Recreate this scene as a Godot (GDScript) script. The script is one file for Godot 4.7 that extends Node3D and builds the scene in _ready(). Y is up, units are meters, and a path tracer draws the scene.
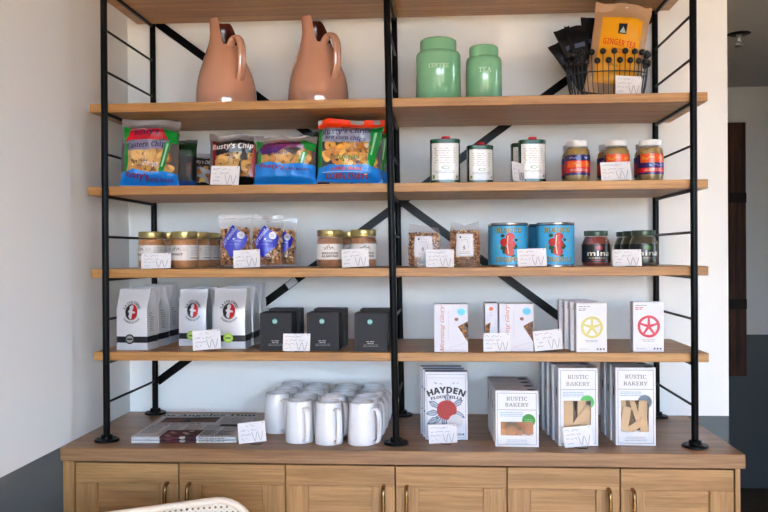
extends Node3D
# A shop wall: oak sideboard, black metal shelving with oak boards, groceries, mugs and price cards.
# Metres, y up. The back wall is z = 0, the counter top is y = 0.9.

const FOCAL := 825.7
const R0 := Vector3(0.99754, -0.0063, -0.069818)
const R1 := Vector3(0.006026, 0.999973, -0.004131)
const R2 := Vector3(0.069843, 0.0037, 0.997551)
const EYE := Vector3(0.9292, 1.3917, 2.522)
const TOP := 0.9
const SHELF := {1: 2.121, 2: 1.792, 3: 1.5724, 4: 1.3528, 5: 1.1336, 0: 0.9}

var rng := RandomNumberGenerator.new()
var M := {}
var taken := {}

# ------------------------------------------------------------------ pixels to places
func px(u: float, v: float, z: float) -> Vector3:
	var a := (u - 384.0) / FOCAL
	var b := -(v - 256.0) / FOCAL
	var d := R0 * a + R1 * b - R2
	return EYE + d * ((z - EYE.z) / d.z)

func sx(u: float, y: float, z: float) -> float:
	var t := (u - 384.0) / FOCAL
	var k := Vector3(-EYE.x, y - EYE.y, z - EYE.z)
	return -(t * R2.dot(k) + R0.dot(k)) / (R0.x + t * R2.x)

# where a thing stands whose outline is ul..ur wide and reaches up to vt, at depth z on a level: x, width, height
func fit(ul: float, ur: float, vt: float, lev: int, z: float) -> Vector3:
	var y: float = SHELF[lev]
	var xl := sx(ul, y, z)
	var xr := sx(ur, y, z)
	return Vector3((xl + xr) / 2, xr - xl, px((ul + ur) / 2, vt, z).y - y)

# ------------------------------------------------------------------ nodes
func numbered(called: String) -> String:
	var n: int = taken.get(called, 0)
	taken[called] = n + 1
	return called if n == 0 else "%s_%03d" % [called, n]

func thing(called: String, label: String, category: String, at := Vector3.ZERO, turn := 0.0, group := "") -> Node3D:
	var o := Node3D.new()
	o.name = numbered(called)
	add_child(o)
	o.position = at
	o.rotation.y = turn
	tag(o, label, category, group)
	return o

func tag(o: Node3D, label: String, category: String, group := "") -> void:
	o.set_meta("label", label)
	o.set_meta("category", category)
	if group:
		o.set_meta("group", group)

func part(called: String, mesh: Mesh, m: Material, parent: Node, at := Vector3.ZERO) -> MeshInstance3D:
	var o := MeshInstance3D.new()
	o.name = called
	o.mesh = mesh
	if m:
		o.material_override = m
	o.position = at
	parent.add_child(o, true)
	return o

func structure(called: String, mesh: Mesh, m: Material, at := Vector3.ZERO) -> MeshInstance3D:
	var o := part(called, mesh, m, self, at)
	o.set_meta("kind", "structure")
	return o

func copy(o: Node3D, at: Vector3, turn: float, label := "") -> Node3D:
	var base := String(o.name)
	if base.length() > 4 and base.substr(base.length() - 4, 1) == "_" and base.substr(base.length() - 3).is_valid_int():
		base = base.substr(0, base.length() - 4)
	var c: Node3D = o.duplicate()
	c.name = numbered(base)
	add_child(c)
	c.position = at
	c.rotation.y = turn
	if label:
		c.set_meta("label", label)
	return c

# ------------------------------------------------------------------ mesh making
func tool() -> SurfaceTool:
	var st := SurfaceTool.new()
	st.begin(Mesh.PRIMITIVE_TRIANGLES)
	return st

func tri(st: SurfaceTool, p: Array, n: Array, uv: Array) -> void:
	var order := [0, 1, 2]
	var c: Vector3 = (p[1] - p[0]).cross(p[2] - p[0])
	if c.dot(n[0] + n[1] + n[2]) > 0:
		order = [0, 2, 1]
	for i in order:
		st.set_normal(n[i])
		st.set_uv(uv[i])
		st.add_vertex(p[i])

func face(st: SurfaceTool, p: Array, n: Vector3, uv := []) -> void:
	for i in range(1, p.size() - 1):
		var t := [Vector2.ZERO, Vector2.ZERO, Vector2.ZERO]
		if uv.size():
			t = [uv[0], uv[i], uv[i + 1]]
		tri(st, [p[0], p[i], p[i + 1]], [n, n, n], t)

# box with chamfered edges
func bev(st: SurfaceTool, c: Vector3, s: Vector3, b := 0.002) -> void:
	var h := s / 2
	b = minf(b, minf(h.x, minf(h.y, h.z)) * 0.9)
	var V := func(sg: Vector3, full: int) -> Vector3:
		var r := Vector3.ZERO
		for a in 3:
			r[a] = sg[a] * (h[a] - (0.0 if a == full else b))
		return c + r
	for a in 3:
		var e := (a + 1) % 3
		var f := (a + 2) % 3
		for s0 in [-1, 1]:
			var n := Vector3.ZERO
			n[a] = s0
			var q := []
			for k in [[-1, -1], [1, -1], [1, 1], [-1, 1]]:
				var g := Vector3.ZERO
				g[a] = s0
				g[e] = k[0]
				g[f] = k[1]
				q.append(V.call(g, a))
			face(st, q, n)
			for s1 in [-1, 1]:
				# edge between face a and face e, along f
				var g0 := Vector3.ZERO
				g0[a] = s0
				g0[e] = s1
				var lo := g0
				var hi := g0
				lo[f] = -1
				hi[f] = 1
				face(st, [V.call(lo, a), V.call(hi, a), V.call(hi, e), V.call(lo, e)], g0.normalized())
	for i in 8:
		var g := Vector3(1 if i & 1 else -1, 1 if i & 2 else -1, 1 if i & 4 else -1)
		face(st, [V.call(g, 0), V.call(g, 1), V.call(g, 2)], g.normalized())

func box(c: Vector3, s: Vector3, b := 0.002) -> ArrayMesh:
	var st := tool()
	bev(st, c, s, b)
	return st.commit()

func lathe(st: SurfaceTool, prof: Array, seg := 32, a0 := 0.0, a1 := TAU, v_of := []) -> void:
	var n := prof.size()
	var sn := []
	for i in n - 1:
		var d: Vector2 = prof[i + 1] - prof[i]
		sn.append(Vector2(d.y, -d.x).normalized())
	for i in n - 1:
		var na: Vector2 = sn[i]
		var nb: Vector2 = sn[i]
		if i > 0 and sn[i - 1].dot(sn[i]) > 0.75:
			na = (sn[i - 1] + sn[i]).normalized()
		if i < n - 2 and sn[i + 1].dot(sn[i]) > 0.75:
			nb = (sn[i + 1] + sn[i]).normalized()
		var va: float = v_of[i] if v_of.size() else 1.0 - float(i) / (n - 1)
		var vb: float = v_of[i + 1] if v_of.size() else 1.0 - float(i + 1) / (n - 1)
		for k in seg:
			var t0 := float(k) / seg
			var t1 := float(k + 1) / seg
			var p := []
			var nn := []
			var uv := []
			for q in [[t0, prof[i], na, va], [t1, prof[i], na, va], [t1, prof[i + 1], nb, vb], [t0, prof[i + 1], nb, vb]]:
				var an: float = lerpf(a0, a1, q[0])
				# angle 0 faces +z, growing towards +x
				var dir := Vector3(sin(an), 0, cos(an))
				p.append(dir * q[1].x + Vector3.UP * q[1].y)
				nn.append(dir * q[2].x + Vector3.UP * q[2].y)
				uv.append(Vector2(q[0], q[3]))
			if prof[i].x > 1e-6:
				tri(st, [p[0], p[1], p[2]], [nn[0], nn[1], nn[2]], [uv[0], uv[1], uv[2]])
			if prof[i + 1].x > 1e-6:
				tri(st, [p[0], p[2], p[3]], [nn[0], nn[2], nn[3]], [uv[0], uv[2], uv[3]])

func turned(prof: Array, seg := 32, a0 := 0.0, a1 := TAU) -> ArrayMesh:
	var st := tool()
	lathe(st, prof, seg, a0, a1)
	return st.commit()

func v2(a: Array) -> Array:
	var r := []
	for i in range(0, a.size(), 2):
		r.append(Vector2(a[i], a[i + 1]))
	return r

# swept tube, r a number or an array; wide stretches the section sideways
func tube(st: SurfaceTool, pts: Array, r, seg := 8, closed := false, wide := 1.0, side := Vector3.ZERO) -> void:
	var n := pts.size()
	var tan := []
	for i in n:
		var a: Vector3 = pts[(i - 1 + n) % n] if closed or i > 0 else pts[0]
		var b: Vector3 = pts[(i + 1) % n] if closed or i < n - 1 else pts[n - 1]
		tan.append((b - a).normalized())
	var up := side
	if up == Vector3.ZERO:
		up = Vector3.UP if absf(tan[0].y) < 0.9 else Vector3.RIGHT
	var rings := []
	var nors := []
	for i in n:
		var t: Vector3 = tan[i]
		up = (up - t * up.dot(t)).normalized()
		var s := t.cross(up).normalized()
		var ring := []
		var nor := []
		var rr: float = r[i] if r is Array else r
		for k in seg:
			var an := TAU * k / seg
			var nn := up * cos(an) * wide + s * sin(an)
			ring.append(pts[i] + nn * rr)
			nor.append((up * cos(an) / wide + s * sin(an)).normalized())
		rings.append(ring)
		nors.append(nor)
	var z := Vector2.ZERO
	for i in (n if closed else n - 1):
		var j := (i + 1) % n
		for k in seg:
			var l := (k + 1) % seg
			tri(st, [rings[i][k], rings[i][l], rings[j][l]], [nors[i][k], nors[i][l], nors[j][l]], [z, z, z])
			tri(st, [rings[i][k], rings[j][l], rings[j][k]], [nors[i][k], nors[j][l], nors[j][k]], [z, z, z])
	if not closed:
		face(st, rings[0], -tan[0])
		face(st, rings[n - 1], tan[n - 1])

func pipe(pts: Array, r, seg := 8, closed := false, wide := 1.0, side := Vector3.ZERO) -> ArrayMesh:
	var st := tool()
	tube(st, pts, r, seg, closed, wide, side)
	return st.commit()

func curve(pts: Array, steps := 6) -> Array:
	var out := []
	var n := pts.size()
	for i in n - 1:
		var a: Vector3 = pts[maxi(i - 1, 0)]
		var b: Vector3 = pts[i]
		var c: Vector3 = pts[i + 1]
		var d: Vector3 = pts[mini(i + 2, n - 1)]
		for k in steps:
			out.append(b.cubic_interpolate(c, a, d, float(k) / steps))
	out.append(pts[n - 1])
	return out

# a surface sampled on a grid: pf(a, b) with a in -1..1 and b in 0..1 (up); cells kept where the picture's alpha says so
func film(pf: Callable, nu: int, nv: int, picture: Image = null, printed := true, a0 := -1.0, a1 := 1.0, b0 := 0.0, b1 := 1.0) -> ArrayMesh:
	var st := tool()
	var P := []
	for j in nv + 1:
		for i in nu + 1:
			P.append(pf.call(lerpf(a0, a1, float(i) / nu), lerpf(b0, b1, float(j) / nv)))
	var N := []
	for j in nv + 1:
		for i in nu + 1:
			var dx: Vector3 = P[j * (nu + 1) + mini(i + 1, nu)] - P[j * (nu + 1) + maxi(i - 1, 0)]
			var dy: Vector3 = P[mini(j + 1, nv) * (nu + 1) + i] - P[maxi(j - 1, 0) * (nu + 1) + i]
			N.append(dx.cross(dy).normalized())
	var cells := 0
	for j in nv:
		for i in nu:
			if picture:
				var x := clampi(int((i + 0.5) / nu * picture.get_width()), 0, picture.get_width() - 1)
				var y := clampi(int((1.0 - (j + 0.5) / nv) * picture.get_height()), 0, picture.get_height() - 1)
				if (picture.get_pixel(x, y).a > 0.5) != printed:
					continue
			cells += 1
			var q := [j * (nu + 1) + i, j * (nu + 1) + i + 1, (j + 1) * (nu + 1) + i + 1, (j + 1) * (nu + 1) + i]
			var uv := []
			for k in q:
				uv.append(Vector2(float(k % (nu + 1)) / nu, 1.0 - float(k / (nu + 1)) / nv))
			tri(st, [P[q[0]], P[q[1]], P[q[2]]], [N[q[0]], N[q[1]], N[q[2]]], [uv[0], uv[1], uv[2]])
			tri(st, [P[q[0]], P[q[2]], P[q[3]]], [N[q[0]], N[q[2]], N[q[3]]], [uv[0], uv[2], uv[3]])
	return st.commit() if cells else null

# prism of a flat outline (x, y), thick in z
func plate(outline: Array, thick: float) -> ArrayMesh:
	var st := tool()
	var poly := PackedVector2Array(outline)
	var ix := Geometry2D.triangulate_polygon(poly)
	for s in [-0.5, 0.5]:
		for t in range(0, ix.size(), 3):
			var p := []
			for k in 3:
				p.append(Vector3(poly[ix[t + k]].x, poly[ix[t + k]].y, s * thick))
			face(st, p, Vector3(0, 0, signf(s)))
	var ccw := not Geometry2D.is_polygon_clockwise(poly)
	for i in poly.size():
		var a := poly[i]
		var b := poly[(i + 1) % poly.size()]
		var d := b - a
		var n := Vector3(d.y, -d.x, 0).normalized() * (1.0 if ccw else -1.0)
		face(st, [Vector3(a.x, a.y, -thick / 2), Vector3(b.x, b.y, -thick / 2), Vector3(b.x, b.y, thick / 2), Vector3(a.x, a.y, thick / 2)], n)
	return st.commit()

func disc_outline(r: float, n := 24, ry := -1.0) -> Array:
	var o := []
	for i in n:
		o.append(Vector2(cos(TAU * i / n) * r, sin(TAU * i / n) * (ry if ry > 0 else r)))
	return o

func rounded(w: float, h: float, r: float, n := 6) -> Array:
	var o := []
	for c in [[1, 1, 0.0], [-1, 1, PI / 2], [-1, -1, PI], [1, -1, PI * 1.5]]:
		for k in n + 1:
			var an: float = c[2] + PI / 2 * k / n
			o.append(Vector2(c[0] * (w / 2 - r) + cos(an) * r, c[1] * (h / 2 - r) + sin(an) * r))
	return o

# many small lumps in one mesh with their own colours
func lumps(spots: Array, sizes: Vector2, colours: Array, flat := 0.7) -> ArrayMesh:
	var st := tool()
	var t := (1.0 + sqrt(5.0)) / 2.0
	var iv := []
	for q in [[-1, t, 0], [1, t, 0], [-1, -t, 0], [1, -t, 0], [0, -1, t], [0, 1, t], [0, -1, -t], [0, 1, -t], [t, 0, -1], [t, 0, 1], [-t, 0, -1], [-t, 0, 1]]:
		iv.append(Vector3(q[0], q[1], q[2]).normalized())
	var fi := [0, 11, 5, 0, 5, 1, 0, 1, 7, 0, 7, 10, 0, 10, 11, 1, 5, 9, 5, 11, 4, 11, 10, 2, 10, 7, 6, 7, 1, 8, 3, 9, 4, 3, 4, 2, 3, 2, 6, 3, 6, 8, 3, 8, 9, 4, 9, 5, 2, 4, 11, 6, 2, 10, 8, 6, 7, 9, 8, 1]
	for s in spots:
		var b := Basis.from_euler(Vector3(rng.randf() * TAU, rng.randf() * TAU, rng.randf() * TAU)) * Basis.from_scale(Vector3(1, flat, rng.randf_range(0.6, 1.0)) * rng.randf_range(sizes.x, sizes.y))
		st.set_color(colours[rng.randi() % colours.size()])
		for f in range(0, 60, 3):
			var p := []
			var n := []
			for k in 3:
				p.append(s + b * iv[fi[f + k]])
				n.append((b * iv[fi[f + k]]).normalized())
			tri(st, p, n, [Vector2.ZERO, Vector2.ZERO, Vector2.ZERO])
	return st.commit()

# ------------------------------------------------------------------ print
class Sheet:
	static var glyphs := {}
	var im: Image
	var w: int
	var h: int
	const SS := 2
	func _init(width: int, height: int, bg: Color) -> void:
		w = width
		h = height
		im = Image.create(w * SS, h * SS, false, Image.FORMAT_RGBA8)
		im.fill(bg)
	func poly(p: Array, c: Color) -> void:
		var lo := 1e9
		var hi := -1e9
		for q in p:
			lo = minf(lo, q.y * SS)
			hi = maxf(hi, q.y * SS)
		var n := p.size()
		for y in range(maxi(0, int(floor(lo))), mini(h * SS, int(ceil(hi)) + 1)):
			var yy := y + 0.5
			var xs := []
			for i in n:
				var a: Vector2 = p[i] * SS
				var b: Vector2 = p[(i + 1) % n] * SS
				if (a.y <= yy) != (b.y <= yy):
					xs.append(a.x + (yy - a.y) / (b.y - a.y) * (b.x - a.x))
			xs.sort()
			for k in range(0, xs.size() - 1, 2):
				var x0 := int(round(xs[k]))
				var x1 := int(round(xs[k + 1]))
				if x1 > x0:
					im.fill_rect(Rect2i(x0, y, x1 - x0, 1), c)
	func rect(x: float, y: float, rw: float, rh: float, c: Color) -> void:
		im.fill_rect(Rect2i(int(x * SS), int(y * SS), int(ceil(rw * SS)), int(ceil(rh * SS))), c)
	func frame(x: float, y: float, rw: float, rh: float, t: float, c: Color) -> void:
		rect(x, y, rw, t, c)
		rect(x, y + rh - t, rw, t, c)
		rect(x, y, t, rh, c)
		rect(x + rw - t, y, t, rh, c)
	func oval(cx: float, cy: float, rx: float, ry: float, c: Color, n := 28, rough := 0.0, sd := 0) -> void:
		var p := []
		for i in n:
			var a := TAU * i / n
			var k := 1.0 + rough * sin(a * 5.0 + sd) * 0.6 + rough * sin(a * 3.0 + sd * 2.0) * 0.4
			p.append(Vector2(cx + cos(a) * rx * k, cy + sin(a) * ry * k))
		poly(p, c)
	func line(p: Array, t: float, c: Color) -> void:
		for i in p.size() - 1:
			var a: Vector2 = p[i]
			var b: Vector2 = p[i + 1]
			var d := (b - a).normalized() * t / 2
			var s := Vector2(-d.y, d.x)
			poly([a + s - d, b + s + d, b - s + d, a - s - d], c)
	# text centred at x, y; size is the height of the capitals; arc bends it round a circle below (positive) or above
	func text(s: String, x: float, y: float, size: float, c: Color, font := "Droid Sans", bold := true, turn := 0.0, squeeze := 1.0, slant := 0.0, arc := 0.0, fat := 0.0) -> void:
		var key := s + "|" + font + str(bold)
		if not glyphs.has(key):
			var tm := TextMesh.new()
			var f := SystemFont.new()
			f.font_names = PackedStringArray([font])
			f.font_weight = 700 if bold else 400
			tm.font = f
			tm.text = s
			tm.font_size = 64
			tm.pixel_size = 1.0 / 64
			tm.depth = 0.0
			tm.curve_step = 4.0
			var a := tm.get_mesh_arrays()
			var v: PackedVector3Array = a[Mesh.ARRAY_VERTEX]
			var ix: PackedInt32Array = a[Mesh.ARRAY_INDEX] if a[Mesh.ARRAY_INDEX] != null else PackedInt32Array(range(v.size()))
			var out := PackedVector2Array()
			var lo := Vector2(1e9, 1e9)
			var hi := -lo
			for i in ix:
				out.append(Vector2(v[i].x, v[i].y))
				lo = lo.min(out[-1])
				hi = hi.max(out[-1])
			glyphs[key] = [out, (lo + hi) / 2]
		var g: Array = glyphs[key]
		var k := size / 0.714
		var rot := Transform2D(turn, Vector2.ZERO)
		for t in range(0, g[0].size(), 3):
			var p := []
			for j in 3:
				var q: Vector2 = g[0][t + j] - g[1]
				q = Vector2((q.x + q.y * slant) * k * squeeze, -q.y * k)
				if arc != 0.0:
					var an := q.x / arc
					q = Vector2(sin(an) * (arc - q.y), arc - cos(an) * (arc - q.y))
				p.append(rot * q + Vector2(x, y))
			poly(p, c)
			if fat > 0.0:
				for o in [Vector2(fat, 0), Vector2(-fat, 0), Vector2(0, fat), Vector2(0, -fat)]:
					poly([p[0] + o, p[1] + o, p[2] + o], c)
	# rows of fine print too small to read
	func fine(x: float, y: float, rw: float, rows: int, step: float, t: float, c: Color, sd := 1, centred := false) -> void:
		var r := RandomNumberGenerator.new()
		r.seed = sd
		for i in rows:
			var full := rw * r.randf_range(0.7, 1.0)
			var at := x + ((rw - full) / 2 if centred else 0.0)
			var end := at + full
			while at < end:
				var l := minf(r.randf_range(2.0, 7.0) * t, end - at)
				rect(at, y + i * step, l, t, c)
				at += l + t * 1.1
	# a line of handwriting
	func hand(x: float, y: float, rw: float, hh: float, t: float, c: Color, sd := 1) -> void:
		var r := RandomNumberGenerator.new()
		r.seed = sd
		var p := []
		var at := x
		while at < x + rw:
			p.append(Vector2(at, y + r.randf_range(-hh, hh) * 0.5))
			at += hh * r.randf_range(0.25, 0.6)
			if r.randf() < 0.14:
				if p.size() > 1:
					line(p, t, c)
				p = []
				at += hh * 0.7
		if p.size() > 1:
			line(p, t, c)
	func done() -> Image:
		im.resize(w, h, Image.INTERPOLATE_BILINEAR)
		return im

func printed(im: Image, rough := 0.5, coat := 0.0, metal := 0.0) -> StandardMaterial3D:
	var m := StandardMaterial3D.new()
	var solid: Image = im.duplicate()
	solid.convert(Image.FORMAT_RGB8)
	solid.adjust_bcs(0.81, 1.2, 1.2)
	m.albedo_texture = ImageTexture.create_from_image(solid)
	m.texture_repeat = false
	m.roughness = rough
	m.metallic = metal
	if coat > 0:
		m.clearcoat_enabled = true
		m.clearcoat = coat
		m.clearcoat_roughness = 0.1
	return m

func c8(r: int, g: int, b: int) -> Color:
	return Color8(r, g, b)

func mat(c: Color, rough := 0.5, metal := 0.0, coat := 0.0) -> StandardMaterial3D:
	var m := StandardMaterial3D.new()
	m.albedo_color = c
	m.roughness = rough
	m.metallic = metal
	if coat > 0:
		m.clearcoat_enabled = true
		m.clearcoat = coat
		m.clearcoat_roughness = 0.06
	return m

func clear(alpha := 0.06, rough := 0.05, c := Color.WHITE) -> StandardMaterial3D:
	var m := StandardMaterial3D.new()
	m.transparency = BaseMaterial3D.TRANSPARENCY_ALPHA
	m.albedo_color = Color(c.r, c.g, c.b, alpha)
	m.roughness = rough
	m.cull_mode = BaseMaterial3D.CULL_DISABLED
	return m

func tinted() -> StandardMaterial3D:
	var m := mat(Color.WHITE, 0.6)
	m.vertex_color_use_as_albedo = true
	return m

func lin(r: int, g: int, b: int) -> Color:
	return Color8(r, g, b).srgb_to_linear()

# ------------------------------------------------------------------ the scene
func _ready() -> void:
	rng.seed = 7
	# camera
	var cam := Camera3D.new()
	cam.name = "camera"
	cam.fov = rad_to_deg(2.0 * atan(256.0 / FOCAL))
	cam.near = 0.05
	cam.transform = Transform3D(Basis(R0, R1, R2), EYE)
	add_child(cam)
	cam.current = true
	# sky, exposure
	var we := WorldEnvironment.new()
	var env := Environment.new()
	env.background_mode = Environment.BG_SKY
	var sm := ProceduralSkyMaterial.new()
	sm.sky_top_color = c8(140, 186, 238)
	sm.sky_horizon_color = c8(212, 229, 245)
	sm.ground_bottom_color = c8(96, 94, 90)
	sm.ground_horizon_color = c8(110, 108, 104)
	sm.sky_energy_multiplier = 1.0
	env.sky = Sky.new()
	env.sky.sky_material = sm
	env.tonemap_mode = Environment.TONE_MAPPER_LINEAR
	env.tonemap_exposure = 30.0
	env.sdfgi_enabled = true
	env.ssao_enabled = true
	env.ssil_enabled = true
	we.environment = env
	add_child(we)
	# sun: falls through the front windows on the floor behind the camera
	var sun := DirectionalLight3D.new()
	sun.name = "sun"
	sun.light_color = c8(255, 240, 218)
	sun.light_energy = 8.0
	sun.light_angular_distance = 0.6
	sun.shadow_enabled = true
	add_child(sun)
	sun.look_at_from_position(Vector3.ZERO, Vector3(0.3, -1.2, -0.8))
	make_materials()
	build_room()
	build_shelving()
	build_cabinet()
	build_chair()
	build_goods()
# ------------------------------------------------------------------ materials
func wood(seed_: int, light: Color, dark: Color, upright := false, rough := 0.45, shift := Vector3.ZERO, source: Texture2D = null) -> StandardMaterial3D:
	var m := StandardMaterial3D.new()
	if source:
		m.albedo_texture = source
	else:
		var n := FastNoiseLite.new()
		n.seed = seed_
		n.noise_type = FastNoiseLite.TYPE_SIMPLEX_SMOOTH
		n.frequency = 0.012
		n.fractal_octaves = 3
		var broad := n.get_seamless_image(128, 1024)
		n.seed = seed_ + 7
		n.frequency = 0.06
		var streak := n.get_seamless_image(128, 1024)
		n.seed = seed_ + 13
		n.frequency = 0.2
		n.fractal_octaves = 1
		var pore := n.get_seamless_image(128, 1024)
		var im := Image.create(1024, 128, false, Image.FORMAT_RGB8) if upright else Image.create(128, 1024, false, Image.FORMAT_RGB8)
		for y in 1024:
			for x in 128:
				var t := broad.get_pixel(x, y).r * 0.55 + streak.get_pixel(x, y).r * 0.45
				t = clampf((t - 0.28) / 0.46, 0, 1)
				var c := dark.lerp(light, t)
				if pore.get_pixel(x, y).r > 0.74:
					c = c.darkened(0.09)
				if upright:
					im.set_pixel(y, x, c)
				else:
					im.set_pixel(x, y, c)
		m.albedo_texture = ImageTexture.create_from_image(im)
	m.uv1_triplanar = true
	m.uv1_world_triplanar = true
	m.uv1_scale = Vector3(1.9, 0.6, 1.9) if upright else Vector3(0.6, 1.9, 1.9)
	m.uv1_offset = shift
	m.uv1_triplanar_sharpness = 8.0
	m.roughness = rough
	return m

func make_materials() -> void:
	M.wall = mat(c8(236, 237, 234), 0.75)
	M.dado = mat(c8(95, 100, 100), 0.7)
	M.ceiling = mat(c8(226, 224, 218), 0.85)
	M.oak = []
	M.oak_up = []
	for k in 2:
		var a := wood(11 + k * 31, c8(190, 142, 80), c8(156, 108, 54))
		M.oak.append(a)
		for j in 2:
			M.oak.append(wood(0, Color.WHITE, Color.WHITE, false, 0.45, Vector3(0.37 + 0.21 * j, 0.53 * (j + 1), 0.17), a.albedo_texture))
	for k in 2:
		var a := wood(61 + k * 17, c8(184, 140, 88), c8(150, 108, 62))
		M["cabinet%d" % k] = a
		var b := wood(91 + k * 17, c8(184, 140, 88), c8(152, 110, 64), true)
		M["stile%d" % k] = b
		for j in 2:
			M["cabinet%d" % (2 + k * 2 + j)] = wood(0, Color.WHITE, Color.WHITE, false, 0.45, Vector3(0.31 * (j + 1), 0.47 + 0.2 * j, 0.3), a.albedo_texture)
			M["stile%d" % (2 + k * 2 + j)] = wood(0, Color.WHITE, Color.WHITE, true, 0.45, Vector3(0.43 * (j + 1), 0.27 + 0.2 * j, 0.3), b.albedo_texture)
	M.worktop = wood(5, c8(168, 127, 87), c8(130, 93, 60), false, 0.4)
	M.floor = wood(23, c8(110, 91, 68), c8(80, 64, 46), false, 0.5)
	M.hall_batten = mat(c8(34, 24, 18), 0.7)
	M.hall_wood = wood(29, c8(96, 56, 34), c8(48, 28, 18), true, 0.6)
	M.black_metal = mat(c8(8, 8, 9), 0.28)
	M.black_metal.metallic_specular = 0.22
	M.brass = mat(c8(150, 118, 78), 0.22, 0.95)
	M.steel = mat(c8(190, 190, 188), 0.25, 1.0)
	M.window_frame = mat(c8(232, 232, 230), 0.5)
	M.pane = clear(0.03, 0.02)
	M.glass = clear(0.04, 0.03)
	M.film = clear(0.03, 0.1)
	M.film.metallic_specular = 0.3
	M.card = mat(c8(212, 213, 216), 0.55)
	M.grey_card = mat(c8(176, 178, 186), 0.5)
	M.dark_card = mat(c8(16, 16, 20), 0.55)
	M.inside = mat(c8(132, 104, 76), 0.8)
	M.tinted = tinted()
	M.wire = mat(c8(14, 14, 15), 0.35, 0.0)
	M.mug = mat(c8(222, 223, 226), 0.25, 0.0, 0.4)

# ------------------------------------------------------------------ the room
func two_tone(lo: Vector3, hi: Vector3, upper: Material, lower: Material) -> ArrayMesh:
	var mesh := ArrayMesh.new()
	for k in 2:
		var a := Vector3(lo.x, lo.y if k else TOP, lo.z)
		var b := Vector3(hi.x, TOP if k else hi.y, hi.z)
		var st := tool()
		bev(st, (a + b) / 2, b - a, 0.0002)
		st.set_material(lower if k else upper)
		st.commit(mesh)
	return mesh

func slab(called: String, lo: Vector3, hi: Vector3, m: Material) -> void:
	structure(called, box((lo + hi) / 2, hi - lo, 0.0005), m)

# a wall along x (at depth z0..z1) or along z with openings [from, to, sill, head]
func pierced(called: String, along_x: bool, from: float, to: float, d0: float, d1: float, high: float, holes: Array, m: Material) -> void:
	var st := tool()
	var put := func(a: float, b: float, lo: float, hi: float) -> void:
		if b - a < 0.001 or hi - lo < 0.001:
			return
		var c := Vector3((a + b) / 2, (lo + hi) / 2, (d0 + d1) / 2)
		var s := Vector3(b - a, hi - lo, d1 - d0)
		if not along_x:
			c = Vector3(c.z, c.y, c.x)
			s = Vector3(s.z, s.y, s.x)
		bev(st, c, s, 0.0005)
	var at := from
	for h in holes:
		put.call(at, h[0], 0.0, high)
		put.call(h[0], h[1], 0.0, h[2])
		put.call(h[0], h[1], h[3], high)
		at = h[1]
	put.call(at, to, 0.0, high)
	structure(called, st.commit(), m)

func window(called: String, along_x: bool, h: Array, d: float) -> void:
	var o := Node3D.new()
	o.name = called
	o.set_meta("kind", "structure")
	add_child(o)
	var c := Vector3((h[0] + h[1]) / 2, (h[2] + h[3]) / 2, d)
	o.position = c if along_x else Vector3(d, c.y, c.x)
	if not along_x:
		o.rotation.y = PI / 2
	var w: float = h[1] - h[0]
	var t: float = h[3] - h[2]
	var st := tool()
	for s in [-1, 1]:
		bev(st, Vector3(s * (w / 2 - 0.03), 0, 0), Vector3(0.06, t, 0.07), 0.004)
		bev(st, Vector3(0, s * (t / 2 - 0.03), 0), Vector3(w - 0.12, 0.06, 0.07), 0.004)
	bev(st, Vector3(0, 0, 0), Vector3(0.05, t - 0.12, 0.05), 0.004)
	part("frame", st.commit(), M.window_frame, o)
	for s in [-1, 1]:
		part("pane", box(Vector3(s * (w / 4 - 0.01), 0, 0), Vector3(w / 2 - 0.08, t - 0.12, 0.002), 0.0), M.pane, o)

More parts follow.
